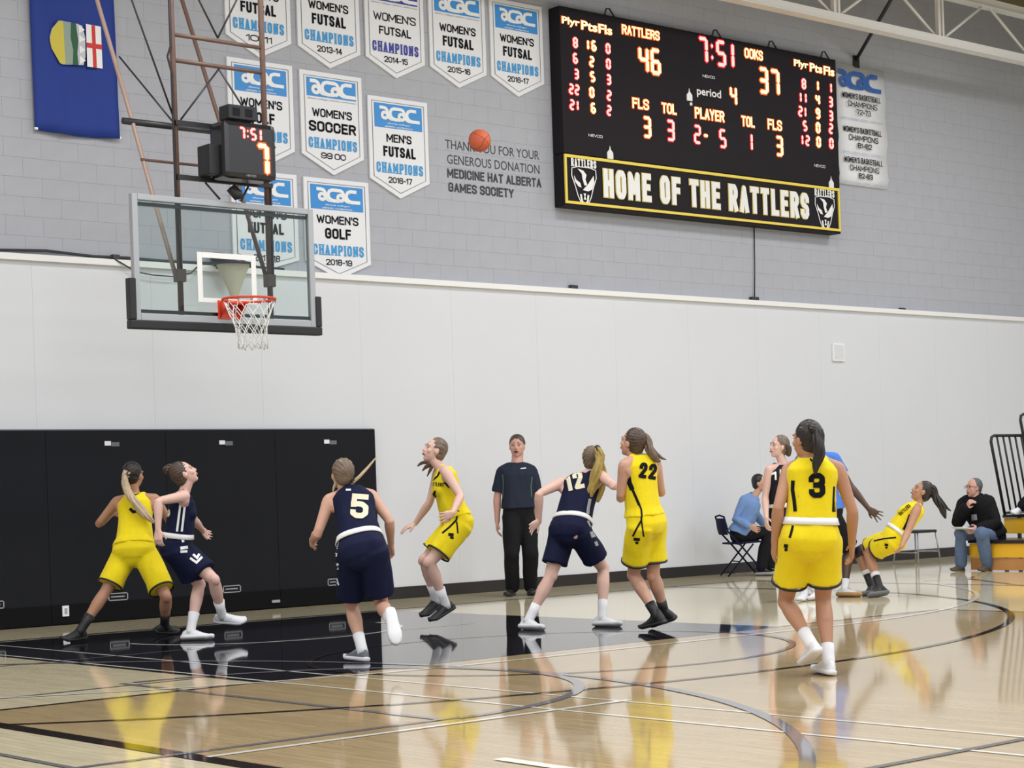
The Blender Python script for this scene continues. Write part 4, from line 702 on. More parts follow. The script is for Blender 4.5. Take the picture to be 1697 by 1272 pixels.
for nm, a, b in (('edge_padding', (X0 - .055, Z0 - .075), (X1 + .055, Z0 + .005)), ('edge_padding', (X0 - .055, Z0 + .006), (X0 + .01, Z0 + .38)), ('edge_padding', (X1 - .01, Z0 + .006), (X1 + .055, Z0 + .30))):
    bx(nm, (a[0], yb - .03, a[1]), (b[0], yb + .055, b[1]), M['black'], HP, bev=.012, loc=l)
# rim with mounting plate
bm = bmesh.new(); box(bm, (-.12, yb - .03, 2.90), (.12, yb - .019, 3.07)); 
rimo = finish('rim_plate', bm, M['rim'], HP, loc=l)
bm = bmesh.new()
rc = V((0, -1.575, 3.05)); rr = .237
tube(bm, [(rr * math.cos(a), -1.575 + rr * math.sin(a), 3.05) for a in [i * PI / 20 for i in range(41)]], .011, 8, rnd=False)
box(bm, (-.10, -1.36, 3.025), (.10, yb - .03, 3.055))
for sx in (-1, 1):
    vs = [bm.verts.new(p) for p in ((sx * .10, yb - .03, 3.05), (sx * .105, yb - .03, 3.05), (sx * .105, yb - .03, 2.905), (sx * .10, yb - .03, 2.905), (sx * .10, -1.40, 3.05), (sx * .105, -1.40, 3.05))]
    for f in ((0, 1, 2, 3), (0, 4, 5, 1), (3, 2, 5, 4), (0, 3, 4), (1, 5, 2)): bm.faces.new([vs[i] for i in f])
for i in range(12):
    a = i * PI / 6 + .1; tube(bm, [(rr * math.cos(a - .05), -1.575 + rr * math.sin(a - .05), 3.04), (rr * math.cos(a), -1.575 + rr * math.sin(a), 3.02), (rr * math.cos(a + .05), -1.575 + rr * math.sin(a + .05), 3.04)], .004, 5, rnd=False)
finish('rim', bm, M['rim'], HP, True, loc=l)
bm = bmesh.new(); levels = [(3.03, .228), (2.94, .195), (2.86, .165), (2.79, .142), (2.72, .130), (2.655, .128), (2.60, .130)]
n = 12
for i in range(n):
    for sgn in (-1, 1):
        pts = []
        for k, (z, r0) in enumerate(levels):
            a = 2 * PI * (i + sgn * k * .5) / n + .1
            jit = .012 * math.sin(i * 2.3 + k * 1.7) if k > 3 else 0
            pts.append(((r0 + jit) * math.cos(a) + .012 * k * .4, -1.575 + (r0 + jit) * math.sin(a), z + jit))
        tube(bm, pts, .0042, 5, rnd=False)
finish('net', bm, M['net'], HP, True, loc=l, props={'kind': 'stuff'})
# mast
ym = -1.06; xl, xr = -.405, .535
for x in (xl, xr):
    cyl('mast_post', [(x, ym, Z0 + .08), (x, ym, 8.7)], .027, M['rust'], HP, seg=10, loc=l)
    bx('post_clamp', (x - .045, ym - .04, 3.24), (x + .045, ym + .05, 3.36), M['rust'], HP, bev=.01, loc=l)
for z in (5.52, 5.283):
    cyl('cross_pipe', [(xl, ym, z), (xr, ym, z)], .02, M['rust'], HP, seg=8, loc=l)
mx = (xl + xr) / 2
for a, b in (((mx, 5.55), (xr - .06, 6.3)), ((mx, 5.55), (xl + .05, 6.3)), ((mx, 5.26), (xl + .06, 4.74)), ((mx, 5.26), (xr - .06, 4.70))):
    cyl('diagonal_rod', [(a[0], ym, a[1]), (b[0], ym, b[1])], .009, M['bolt'], HP, seg=6, loc=l)
for x in (xl - .02, xr):
    cyl('back_brace', [(x, ym + .03, 3.27), (x, -.59, 4.18), (x, -.28, 4.84), (x, .37, 6.15), (x, 1.5, 8.4)], .021, M['rustl'] if x < 0 else M['rust'], HP, seg=8, loc=l)
cyl('brace_crossbar', [(xl - .12, -.28, 4.84), (xr + .02, -.28, 4.84)], .032, M['bolt'], HP, seg=10, loc=l)
cyl('brace_crossbar', [(xl - .05, -.48, 4.45), (xr + .02, -.48, 4.45)], .014, M['rust'], HP, seg=8, loc=l)
cyl('stay_cable', [(xl, ym, 4.69), (xl - .02, -.06, 5.5)], .009, M['bolt'], HP, seg=6, loc=l)
cyl('stay_cable', [(xl, ym, 4.72), (-1.1, ym, 6.6)], .009, M['bolt'], HP, seg=6, loc=l)
cyl('cable_turnbuckle', [(-.86, ym, 5.96), (-.99, ym, 6.32)], .02, M['alud'], HP, seg=8, loc=l)
cyl('mast_cable', [(xl - .03, ym - .03, 6.2), (xl - .035, ym - .03, 5.4), (xl - .07, ym - .03, 5.3), (xl - .03, ym - .03, 5.15), (xl - .03, ym - .03, 3.9), (xl + .0, ym - .03, 3.3)], .010, M['black'], HP, seg=6, loc=l)
cyl('mast_cable', [(xr + .02, ym - .035, 4.2), (xr + .025, ym - .03, 3.9), (xr + .02, ym - .03, 3.3)], .010, M['bolt'], HP, seg=6, loc=l)

# shot clock
SC = thing('shot_clock', 'black shot clock with red 7:51 and large 7 above the backboard', 'shot clock', (.18, -1.2, 4.17)); l2 = V(SC.location)
bx('clock_case', (-.10, -1.40, 4.19), (.45, -1.12, 4.72), M['blackg'], SC, bev=.05, loc=l2)
bx('rear_box', (-.20, -1.30, 4.22), (-.09, -1.08, 4.50), M['black'], SC, bev=.01, loc=l2)
bx('horn_box', (-.03, -1.38, 4.74), (.27, -1.20, 4.87), M['black'], SC, bev=.008, loc=l2)
for x in (.05, .18): bx('horn_grille', (x - .035, -1.385, 4.77), (x + .035, -1.379, 4.84), M['pad'], SC, loc=l2)
for z in (4.70, 4.20):
    bx('mount_bar', (xl - .02, -1.12, z - .022), (xr + .03, -1.08, z + .022), M['black'], SC, loc=l2)
cyl('floodlight', [(.04, -1.25, 4.12), (.09, -1.28, 4.05), (.13, -1.30, 4.06)], [.05, .055, .04], M['black'], SC, seg=10, loc=l2)
cyl('light_strut', [(-.15, -1.12, 4.17), (-.02, -1.15, 4.02)], .01, M['bolt'], SC, seg=6, loc=l2)
cyl('light_strut', [(.30, -1.12, 4.17), (.20, -1.15, 4.02)], .01, M['bolt'], SC, seg=6, loc=l2)
led_digit('7:51', .185, 4.607, .115, 'r', y=-1.406, parent=SC, loc=l2, wr=.55, bold=.17)
led_digit('7', .295, 4.38, .30, 'a', y=-1.406, parent=SC, loc=l2, wr=.45, bold=.14)
lettering('maker_mark', 'NEVCO', .17, 4.22, .10, .018, -1.402, M['grey'], SC, .02, loc=l2)
bx('cable_tag', (.47, -1.10, 4.25), (.50, -1.09, 4.62), M['netb'], SC, loc=l2)

# ------------------------------------------------------------------ basketball in flight
bc = V((3.410, -0.651, 4.997))
BL = thing('basketball', 'orange basketball in mid-air in front of the wall lettering', 'basketball', tuple(bc))
bm = bmesh.new(); bmesh.ops.create_uvsphere(bm, u_segments=32, v_segments=20, radius=.12); finish('ball_skin', bm, M['ball'], BL, True)
bm = bmesh.new()
for ax in range(2):
    tube(bm, [((.1195 * math.cos(a), .1195 * math.sin(a), 0) if ax == 0 else (0, .1195 * math.cos(a), .1195 * math.sin(a))) for a in [i * PI / 16 for i in range(33)]], .0022, 5, rnd=False)
for s in (-1, 1):
    tube(bm, [(s * (.05 + .035 * math.cos(2 * a)), *(lambda q: (q * math.cos(a), q * math.sin(a)))(math.sqrt(max(0, .1195 ** 2 - (.05 + .035 * math.cos(2 * a)) ** 2)))) for a in [i * PI / 16 for i in range(33)]], .0022, 5, rnd=False)
finish('seam', bm, M['black'], BL, True)
BL.rotation_euler = (.5, .4, .7)

# ------------------------------------------------------------------ bleachers and rails
BB = thing('bleachers', 'pulled-out bleachers with orange fascia and black seats at right edge', 'bleachers', (10.9, -1.6, 0)); l = V(BB.location)
ye, yc = -1.55, -9.5
bx('lower_board', (10.47, yc, .015), (10.52, ye, .165), M['woodb'], BB, loc=l)
bx('fascia_board', (10.45, yc, .175), (10.50, ye, .355), M['orangeb'], BB, bev=.006, loc=l)
bx('seat_deck', (10.42, yc, .36), (11.22, ye, .40), M['blackg'], BB, bev=.006, loc=l)
bx('fascia_board', (11.2, yc, .455), (11.25, ye, .66), M['orangeb'], BB, bev=.006, loc=l)
bx('seat_deck', (11.17, yc, .665), (11.98, ye, .705), M['blackg'], BB, bev=.006, loc=l)
bx('fascia_board', (11.95, yc, .76), (12.0, ye, .965), M['orangeb'], BB, bev=.006, loc=l)
bx('seat_deck', (11.92, yc, .97), (12.7, ye, 1.01), M['blackg'], BB, bev=.006, loc=l)
for x in (10.6, 11.1, 11.4, 11.85, 12.1, 12.6):
    for y in (ye - .1, yc + .3, (ye + yc) / 2): bx('support_post', (x - .02, y - .02, 0), (x + .02, y + .02, {10.6: .36, 11.1: .36, 11.4: .665, 11.85: .665}.get(x, .97)), M['bolt'], BB, loc=l)
def rail(label, xa, zb, xt, zt, n, dx, yo=.05):
    T = thing('guard_rail', label, 'railing', (xa, ye - .03, zb), 'black guard rails at the end of the bleachers'); l = V(T.location)
    y = ye - yo; wd = dx * (n - 1)
    cyl('rail_frame', [(xa, y, zb), (xt + .004, y, zt - .08), (xt + .02, y, zt - .02), (xt + .07, y, zt), (xt + wd - .05, y, zt), (xt + wd, y, zt - .04), (xa + wd, y, zb)], .020, M['black'], T, seg=8, loc=l)
    cyl('bottom_bar', [(xa, y, zb + .03), (xa + wd, y, zb + .03)], .016, M['black'], T, seg=8, loc=l)
    for i in range(1, n - 1):
        cyl('bar', [(xa + dx * i, y, zb + .03), (xt + dx * i, y, zt)], .015, M['black'], T, seg=6, loc=l)
rail('lower black barred guard rail behind the seated man in the dark jacket', 11.16, .70, 10.91, 1.75, 9, .132)
rail('taller black guard rail at the far right edge of the photo', 11.72, 1.0, 11.47, 2.03, 9, .132, .12)

# ------------------------------------------------------------------ chairs
def tubes(name, pts, r, m, P, l): return cyl(name, pts, r, m, P, seg=8, loc=l)
SP = PEOPLE['seat']; pel = V(SP['pel']); fd = V((SP['lkn'][0] + SP['rkn'][0] - 2 * pel.x, SP['lkn'][1] + SP['rkn'][1] - 2 * pel.y, 0)).normalized(); sd = V((-fd.y, fd.x, 0))
base = V((pel.x, pel.y, 0))
FC = thing('folding_chair', 'navy metal folding chair under the person in light blue', 'chair', tuple(base)); l = base
def fp(a, b, z): return base + fd * a + sd * b + V((0, 0, z))
bm = bmesh.new(); rs = []
for a, zz in ((-.2, .43), (.24, .445)): rs.append([fp(a, -.2, zz), fp(a, .2, zz), fp(a, .2, zz + .022), fp(a, -.2, zz + .022)])
loft(bm, rs); finish('seat', bm, M['navy'], FC, loc=l)
bm = bmesh.new(); rs = []
for z_, a in ((.56, -.27), (.62, -.29), (.72, -.305), (.78, -.31)):
    rs.append([fp(a + .045 * (abs(b) / .2) ** 2, b, z_) for b in (-.2, -.1, 0, .1, .2)] + [fp(a - .012 + .045 * (abs(b) / .2) ** 2, b, z_) for b in (.2, .1, 0, -.1, -.2)])
loft(bm, rs); finish('backrest', bm, M['navy'], FC, loc=l)
for s in (-1, 1):
    tubes('leg', [fp(.27, s * .22, .01), fp(-.05, s * .22, .40), fp(-.23, s * .215, .60), fp(-.28, s * .21, .80)], .0125, M['navy'], FC, l)
    tubes('leg', [fp(-.24, s * .19, .01), fp(.12, s * .19, .43)], .0115, M['navy'], FC, l)
tubes('stretcher', [fp(.21, -.22, .08), fp(.21, .22, .08)], .009, M['navy'], FC, l)
tubes('stretcher', [fp(-.16, -.19, .055), fp(-.16, .19, .055)], .009, M['navy'], FC, l)
tubes('stretcher', [fp(-.08, -.19, .20), fp(-.08, .19, .20)], .009, M['navy'], FC, l)
tubes('top_rail', [fp(-.28, -.21, .80), fp(-.285, 0, .82), fp(-.28, .21, .80)], .0125, M['navy'], FC, l)
# low metal chair behind the falling player
sx, sy = 12.0, .62
ST = thing('metal_chair', 'empty chair with chrome legs and black seat against the wall', 'chair', (sx, sy, 0)); l = V(ST.location)
bx('seat', (sx - .22, sy - .21, .445), (sx + .22, sy + .21, .485), M['black'], ST, bev=.018, loc=l)
for a in (-1, 1):
    for b in (-1, 1): tubes('leg', [(sx + a * .25, sy + b * .23, .01), (sx + a * .20, sy + b * .19, .445)], .011, M['steel'], ST, l)
    tubes('stretcher', [(sx + a * .235, sy - .21, .17), (sx + a * .235, sy + .21, .17)], .008, M['steel'], ST, l)
tubes('stretcher', [(sx - .23, sy - .21, .19), (sx + .23, sy - .21, .19)], .008, M['steel'], ST, l)
tubes('back_post', [(sx - .21, sy + .0, .47), (sx - .255, sy + .02, .62)], .012, M['black'], ST, l)

# ------------------------------------------------------------------ people
def evalmesh(bm, voxel, smooth=3, deci=1.0, name='m'):
    bmesh.ops.recalc_face_normals(bm, faces=bm.faces[:])
    me = bpy.data.meshes.new(name); bm.to_mesh(me); bm.free()
    o = bpy.data.objects.new(name, me); COL.objects.link(o)
    m = o.modifiers.new('r', 'REMESH'); m.mode = 'VOXEL'; m.voxel_size = voxel; m.use_smooth_shade = True
    if smooth: s = o.modifiers.new('s', 'SMOOTH'); s.factor = .5; s.iterations = smooth
    if deci < 1: d = o.modifiers.new('d', 'DECIMATE'); d.ratio = deci
    dg = bpy.context.evaluated_depsgraph_get()
    out = bpy.data.meshes.new_from_object(o.evaluated_get(dg)); bpy.data.objects.remove(o); bpy.data.meshes.remove(me)
    return out
def put(name, me, m, parent, loc):
    me.name = name; me.transform(Matrix.Translation(-V(loc))); me.materials.clear(); me.materials.append(m)
    me.polygons.foreach_set('use_smooth', [True] * len(me.polygons))
    o = bpy.data.objects.new(name, me); COL.objects.link(o); o.parent = parent
    return o
def folds(me, amp, scale, up, seed=0.0):
    """cloth folds: noise stretched along the body axis"""
    up = up.normalized(); a, b = frame_of(up)
    me.update(); nrm = [v.normal.copy() for v in me.vertices]
    for v, n in zip(me.vertices, nrm):
        c = v.co; q = V((c.dot(a) * scale + seed, c.dot(b) * scale, c.dot(up) * scale * .38 + seed))
        d = noise.noise(q) + .5 * noise.noise(q * 2.1 + V((3, 1, 7)))
        v.co = c + n * (amp * d)
    me.update()
def lerp(a, b, t): return a + (b - a) * t
def superring(c, ax, ay, rx, ry, n=20, e=2.4, off=0.0):
    out = []
    for k in range(n):
        t = 2 * PI * k / n; ct, st = math.cos(t), math.sin(t)
        out.append(c + ax * (rx * math.copysign(abs(ct) ** (2 / e), ct)) + ay * (ry * math.copysign(abs(st) ** (2 / e), st) + off))
    return out
def gsides(J):
    pel, neck = V(J['pel']), V(J['neck']); up = (neck - pel).normalized()
    rs = (V(J['rsh']) - V(J['lsh'])); rh = (V(J['rhip']) - V(J['lhip']))
    rs = (rs - up * rs.dot(up)).normalized(); rh = (rh - up * rh.dot(up)).normalized()
    if rs.dot(rh) < -.2: rh = -rh
    return pel, neck, up, rs, rh
TOR_F = [(-.16, .120, .095, -.01), (-.08, .160, .112, -.012), (.0, .172, .122, -.016), (.12, .166, .115, -.008), (.25, .142, .098, 0), (.38, .124, .086, .004), (.52, .128, .090, .004), (.66, .142, .100, .006), (.78, .152, .102, .004), (.88, .148, .090, -.004), (.96, .118, .070, -.012), (1.03, .070, .056, -.014)]
TOR_M = [(-.16, .125, .10, -.01), (-.08, .155, .115, -.01), (.0, .165, .122, -.01), (.12, .163, .120, 0), (.25, .158, .115, .006), (.38, .155, .112, .008), (.52, .160, .112, .006), (.66, .172, .115, .004), (.78, .180, .115, .002), (.88, .176, .102, -.004), (.96, .140, .080, -.012), (1.03, .080, .062, -.014)]
def torso_rings(J, prof, infl=0.0, t0=-9, t1=9, infb=None, wmul=1.0):
    pel, neck, up, rs, rh = gsides(J); s = J['s']; H = (neck - pel).length; out = []
    for t, rx, ry, off in prof:
        if t < t0 or t > t1: continue
        k = max(0, min(1, t)); ax = lerp(rh, rs, k).normalized(); ay = up.cross(ax).normalized()
        inf = infl if infb is None else infl + (infb - infl) * max(0, 1 - (t - t0) / .5)
        out.append(superring(pel + up * (t * H), ax, ay, rx * s * wmul + inf, ry * s + inf, off=off * s))
    return out
def limb(bm, a, b, c, ra, rb, rc, s, infl=0, seg=14, taper_mid=1.0, frac=1.0):
    """tapering two-bone limb a-b-c with radii lists (fraction, radius)"""
    pts = []; rad = []
    for f, r in ra: pts.append(lerp(a, b, f)); rad.append(r * s + infl)
    for f, r in rb: pts.append(lerp(b, c, f)); rad.append(r * s + infl)
    tube(bm, pts, rad, seg)
ARM_U = [(0, .050), (.15, .051), (.35, .045), (.6, .041), (.9, .036)]
ARM_L = [(0.03, .037), (.2, .040), (.4, .037), (.7, .029), (1, .025)]
LEG_U = [(0, .086), (.15, .090), (.35, .082), (.6, .070), (.85, .056), (.96, .053)]
LEG_L = [(.05, .051), (.2, .055), (.35, .055), (.55, .045), (.8, .034), (1, .034)]
def hand(bm, w, el, tip, n, s, curl=.5, spread=.12):
    """palm plus four fingers and a thumb; n = palm normal, tip = direction target or None"""
    d = ((tip - w) if tip is not None else (w - el)).normalized()
    n = (n - d * n.dot(d)).normalized(); sd = d.cross(n).normalized()
    return d, n, sd
def add_hand(bm, w, el, tip, n, thumb_side, s, curl, spread):
    d = ((tip - w) if tip is not None else (w - el)).normalized()
    n = (n - d * n.dot(d)).normalized(); sd = thumb_side - d * thumb_side.dot(d) - n * thumb_side.dot(n)
    sd = sd.normalized() if sd.length > 1e-3 else d.cross(n).normalized()
    rings = []
    for f, hw, hh in ((-.012, .024, .021), (.012, .030, .019), (.045, .038, .0165), (.078, .041, .0145), (.092, .037, .011)):
        rings.append(superring(w + d * f * s, sd, n, hw * s, hh * s, 14, 2.6))
    loft(bm, rings)
    for i, (o, L) in enumerate(((.030, .072), (.010, .082), (-.010, .077), (-.029, .060))):
        p = w + d * .082 * s + sd * o * s; a = (o / .03) * spread; fd = (d * math.cos(a) + sd * math.sin(a)).normalized(); c = curl * (1 + .12 * i)
        pts = [p - fd * .02 * s, p]; cur = fd
        for k, q in enumerate((.45, .30, .25)):
            ang = c * (.5, .9, .7)[k]; cur = (cur * math.cos(ang) + n * math.sin(ang)).normalized(); p = p + cur * (L * q * s); pts.append(p)
        tube(bm, pts, [.0088 * s, .0088 * s, .0084 * s, .0078 * s, .0066 * s], 8)
    p = w + d * .022 * s + sd * .026 * s; td = (d * .62 + sd * .62 + n * .35).normalized(); t2 = (d * .9 + sd * .25 + n * .35).normalized()
    tube(bm, [p - td * .012 * s, p + td * .022 * s, p + td * .042 * s, p + td * .042 * s + t2 * .03 * s], [.013 * s, .0125 * s, .0105 * s, .008 * s], 8)
def head_frame(J):
    y = V(J['look']).normalized(); z = V((0, 0, 1)); x = y.cross(z).normalized(); z = x.cross(y).normalized()
    return V(J['head']), x, y, z
def foot_frame(J, sd):
    a, t, k = V(J[sd + 'an']), V(J[sd + 'to']), V(J[sd + 'kn'])
    v = (t - a).normalized(); shin = (k - a).normalized()
    side = v.cross(shin).normalized()
    ang = math.atan2(.06, .165); d = (v * math.cos(ang) + side.cross(v).normalized() * math.sin(ang)).normalized()
    up = side.cross(d).normalized()
    if up.dot(shin) < 0: up = -up
    return a - up * .082 * J['s'], d, side, up
def person(key, label, skin, top, bottom, hair, shoe, sock, male=False, hem=.70, waistband=None, hemband=None, ponycol=None, curl=(.5, .5), spread=(.1, .1), sleeve=0.0, lips=None, glasses=False, longpants=False, sockh=.16, shoesole=None, kneepad=False, hairr=1.0, hightop=False, base=None, topkind='jersey', untuck=False, lipopen=0, cuff=False, hairf=0.0):
    J = PEOPLE[key]; s = J['s']; g = {k: (V(v) if isinstance(v, list) else v) for k, v in J.items()}
    bz = min(g['lto'].z, g['rto'].z)
    loc = V(((g['lan'].x + g['ran'].x) / 2, (g['lan'].y + g['ran'].y) / 2, 0.0 if base is None else base))
    P = thing('person', label, 'person', tuple(loc))
    pel, neck, up, rs, rh = gsides(J); fwd = up.cross(rs).normalized()
    prof = TOR_M if male else TOR_F
    hc, hx, hy, hz = head_frame(J); hs = s * (1.04 if male else 1.0)
    # body -----------------------------------------------------------
    bm = bmesh.new()
    loft(bm, torso_rings(J, prof))
    if not male:
        for q in (-1, 1): ellip(bm, pel + up * (.66 * (neck - pel).length) + rs * (q * .066 * s) + fwd * .082 * s, rs, fwd, up, (.052 * s, .045 * s, .055 * s))
    for q, hp in ((-1, 'lhip'), (1, 'rhip')): ellip(bm, pel + rh * (q * .072 * s) - up.cross(rh) * .040 * s - up * .02 * s, rh, fwd, up, (.080 * s, .070 * s, .09 * s))
    nb = neck + up * .0; nt = hc - hz * .085 * hs - hy * .022 * hs
    nr = .066 if male else .050
    tube(bm, [neck - up * .06 * s, nb, lerp(nb, nt, .5), nt, nt + hz * .05 * s], [nr * 1.2 * s, nr * 1.05 * s, nr * .95 * s, nr * .95 * s, nr * s], 14)
    for sd in ('l', 'r'):
        sh = g[sd + 'sh']; dx = (sh - neck).normalized()
        tube(bm, [neck - up * .03 * s + dx * .02 * s, lerp(neck, sh, .5) + up * .004 * s, sh], [.045 * s, .046 * s, .048 * s], 12)
        tube(bm, [neck + up * .05 * s, lerp(neck, sh, .40) + up * .006 * s], [.028 * s, .026 * s], 10)
        tube(bm, [pel + up * .36 * s + dx * .06 * s, sh - up * .03 * s], [.05 * s, .048 * s], 10)
        k = 1.12 if male else 1.0
        limb(bm, sh, g[sd + 'el'], g[sd + 'wr'], [(f, r * k) for f, r in ARM_U], [(f, r * k) for f, r in ARM_L], None, s)
        w, e = g[sd + 'wr'], g[sd + 'el']; tip = g.get(sd + 'ha')
        inw = (pel + up * .2 - w); nrm = inw if abs(inw.normalized().dot((w - e).normalized())) < .95 else fwd
        ts = fwd; 
        if sd + 'pn' in J: nrm = V(J[sd + 'pn'])
        if sd + 'ts' in J: ts = V(J[sd + 'ts'])
        i = 0 if sd == 'l' else 1
        add_hand(bm, w, e, tip, nrm, ts, s * (1.08 if male else 1.0), curl[i], spread[i])
        limb(bm, g[sd + 'hip'], g[sd + 'kn'], g[sd + 'an'], LEG_U, LEG_L, None, s)
        kn = g[sd + 'kn']; kf = (kn - (g[sd + 'hip'] + g[sd + 'an']) / 2); kf = kf.normalized() if kf.length > .01 else fwd
        if not longpants: ellip(bm, kn + kf * .02 * s, *(lambda z_: (frame_of(z_)[0], frame_of(z_)[1], z_))((g[sd + 'hip'] - g[sd + 'an']).normalized()), (.045 * s, .045 * s, .055 * s), 12, 8)
        shin = (g[sd + 'an'] - kn).normalized(); cb = -kf
        ellip(bm, kn - (kn - g[sd + 'an']) * .27 + cb * .018 * s, *(lambda z_: (frame_of(z_)[0], frame_of(z_)[1], z_))(shin), (.046 * s, .046 * s, .10 * s), 12, 8)
        fo, fdv, fsd, fup = foot_frame(J, sd)
        tube(bm, [fo + fup * .038 * s - fdv * .03 * s, fo + fup * .036 * s + fdv * .05 * s, fo + fup * .026 * s + fdv * .15 * s], [.026 * s, .026 * s, .016 * s], 10)
    # head
    def hp(x, y, z): return hc + hx * x * hs + hy * y * hs + hz * z * hs
    mw = 1.07 if male else 1.0
    ellip(bm, hp(0, -.012, .018), hx, hy, hz, (.074 * hs * mw, .090 * hs, .096 * hs), 20, 14)
    ellip(bm, hp(0, .020, -.035), hx, hy, hz, (.059 * hs * mw * mw, .064 * hs, .078 * hs), 18, 12)
    ellip(bm, hp(0, .050, -.088), hx, hy, hz, (.028 * hs, .026 * hs, .024 * hs), 12, 8)
    for q in (-1, 1):
        ellip(bm, hp(q * .040, .052, -.022), hx, hy, hz, (.024 * hs, .022 * hs, .026 * hs), 10, 8)
        ellip(bm, hp(q * .030, .070, .030), hx, hy, hz, (.026 * hs, .012 * hs, .010 * hs), 10, 8)
        ellip(bm, hp(q * .074, -.008, -.010), (hx + hy * .35 * q).normalized(), hy, (hz - hy * .15).normalized(), (.011 * hs, .019 * hs, .031 * hs), 10, 8)
    tube(bm, [hp(0, .074, .018), hp(0, .086, -.004), hp(0, .0965, -.024), hp(0, .083, -.033)], [.0095 * hs, .0100 * hs, .0118 * hs, .010 * hs], 10)
    for q in (-1, 1): ellip(bm, hp(q * .012, .086, -.029), hx, hy, hz, (.008 * hs, .009 * hs, .0075 * hs), 8, 6)
    ellip(bm, hp(0, .078, -.056), hx, hy, hz, (.024 * hs, .012 * hs, .012 * hs), 12, 8)
    me = evalmesh(bm, .0058, 3, .42); put('body', me, skin, P, loc)
    # eyes, brows, mouth
    bm = bmesh.new(); bi = bmesh.new(); bb = bmesh.new()
    for q in (-1, 1):
        ellip(bm, hp(q * .031, .0735, .010), hx, hy, hz, (.0120 * hs, .0076 * hs, .0048 * hs), 10, 8)
        ellip(bi, hp(q * .031, .0795, .010), hx, hy, hz, (.0060 * hs, .0030 * hs, .0054 * hs), 8, 6)
        tube(bb, [hp(q * .015, .080, .034), hp(q * .030, .079, .037), hp(q * .046, .070, .031)], [.003 * hs, .0034 * hs, .002 * hs], 6)
    finish('eyes', bm, M['eyew'], P, True, loc=loc); finish('irises', bi, M['iris'], P, True, loc=loc); finish('eyebrows', bb, M['brow'], P, True, loc=loc)
    bm = bmesh.new(); L_ = lips or M['lip']; op = lipopen
    tube(bm, [hp(-.024, .080, -.057), hp(-.010, .0905, -.053), hp(.010, .0905, -.053), hp(.024, .080, -.057)], [.002 * hs, .0048 * hs, .0048 * hs, .002 * hs], 6)
    tube(bm, [hp(-.022, .080, -.058), hp(-.008, .0895, -.062 - op), hp(.008, .0895, -.062 - op), hp(.022, .080, -.058)], [.002 * hs, .0052 * hs, .0052 * hs, .002 * hs], 6)
    if op: ellip(bm, hp(0, .084, -.058 - op / 2), hx, hy, hz, (.013 * hs, .008 * hs, .004 + op * .6), 8, 6)
    finish('mouth', bm, L_, P, True, loc=loc)
    # hair -----------------------------------------------------------
    bm = bmesh.new(); hk = hairr
    hfw = hairf
    ellip(bm, hp(0, -.030 + hfw, .030 + hfw * .6), hx, hy, hz, (.0825 * hs * hk * mw, .094 * hs * hk, .098 * hs * hk), 22, 14)
    ellip(bm, hp(0, -.046, -.018), hx, hy, hz, (.070 * hs * hk, .066 * hs * hk, .074 * hs * hk), 18, 12)
    me = evalmesh(bm, .0062, 3, .7)
    tie = V(HAIR[key][0][0][0]) if key in HAIR else hp(0, -.12, .03)
    me.update(); nr_ = [v.normal.copy() for v in me.vertices]
    for v, n in zip(me.vertices, nr_):
        q = v.co - tie; a = math.atan2(q.dot(hx), q.dot(hz)); v.co += n * ((.0022 * math.sin(a * 34) if key in HAIR else 0) + .003 * noise.noise(q * (30 if key in HAIR else 45)))
    ho = put('hair', me, hair, P, loc)
    if key in HAIR:
        for pi, strand in enumerate(HAIR[key]):
            bm = bmesh.new(); pts = [V(p) for p, _ in strand]; rad = [r for _, r in strand]
            # resample smoothly
            P2 = []; R2 = []
            for i in range(len(pts) - 1):
                p0 = pts[max(i - 1, 0)]; p1 = pts[i]; p2 = pts[i + 1]; p3 = pts[min(i + 2, len(pts) - 1)]
                for t in (0, .33, .66):
                    P2.append(.5 * ((2 * p1) + (p2 - p0) * t + (2 * p0 - 5 * p1 + 4 * p2 - p3) * t * t + (3 * p1 - p0 - 3 * p2 + p3) * t ** 3)); R2.append(lerp(rad[i], rad[i + 1], t))
            P2.append(pts[-1]); R2.append(rad[-1])
            rnd_ = random.Random(len(key) + pi)
            tube(bm, P2, [r * .72 for r in R2], 10)
            for k in range(9):
                a = k * 2 * PI / 9; ph = rnd_.uniform(-.3, .3); sx_ = []
                for i, (p, r) in enumerate(zip(P2, R2)):
                    t = (P2[min(i + 1, len(P2) - 1)] - P2[max(i - 1, 0)]).normalized(); ax_, bx_ = frame_of(t, V((.3, .5, .8)).normalized())
                    sx_.append(p + (ax_ * math.cos(a + ph + i * .08) + bx_ * math.sin(a + ph + i * .08)) * r * (.62 + .15 * math.sin(i + k)))
                tube(bm, sx_, [r * .34 for r in R2], 6)
            finish('ponytail', bm, ponycol or hair, ho, True, loc=loc)
        if key not in ('p2', 'n1'):
            p0 = V(HAIR[key][0][0][0]); p1 = V(HAIR[key][0][1][0]); r0 = HAIR[key][0][0][1]
            bm = bmesh.new(); tube(bm, [lerp(p0, p1, .0), lerp(p0, p1, .35)], [r0 * .95, r0 * .95], 10); finish('hair_tie', bm, M['black'], ho, True, loc=loc)
    if glasses:
        bm = bmesh.new()
        for q in (-1, 1):
            tube(bm, [hp(q * .033 + .021 * math.cos(a), .097, .008 + .015 * math.sin(a)) for a in [i * PI / 6 for i in range(13)]], .0022, 5, rnd=False)
            tube(bm, [hp(q * .054, .096, .012), hp(q * .078, .05, .012), hp(q * .082, -.01, .008)], .002, 5)
        tube(bm, [hp(-.012, .098, .010), hp(.012, .098, .010)], .0022, 5); finish('glasses', bm, M['blackg'], P, True, loc=loc)
    # clothing -------------------------------------------------------
    H = (neck - pel).length; tops = None
    bm = bmesh.new()
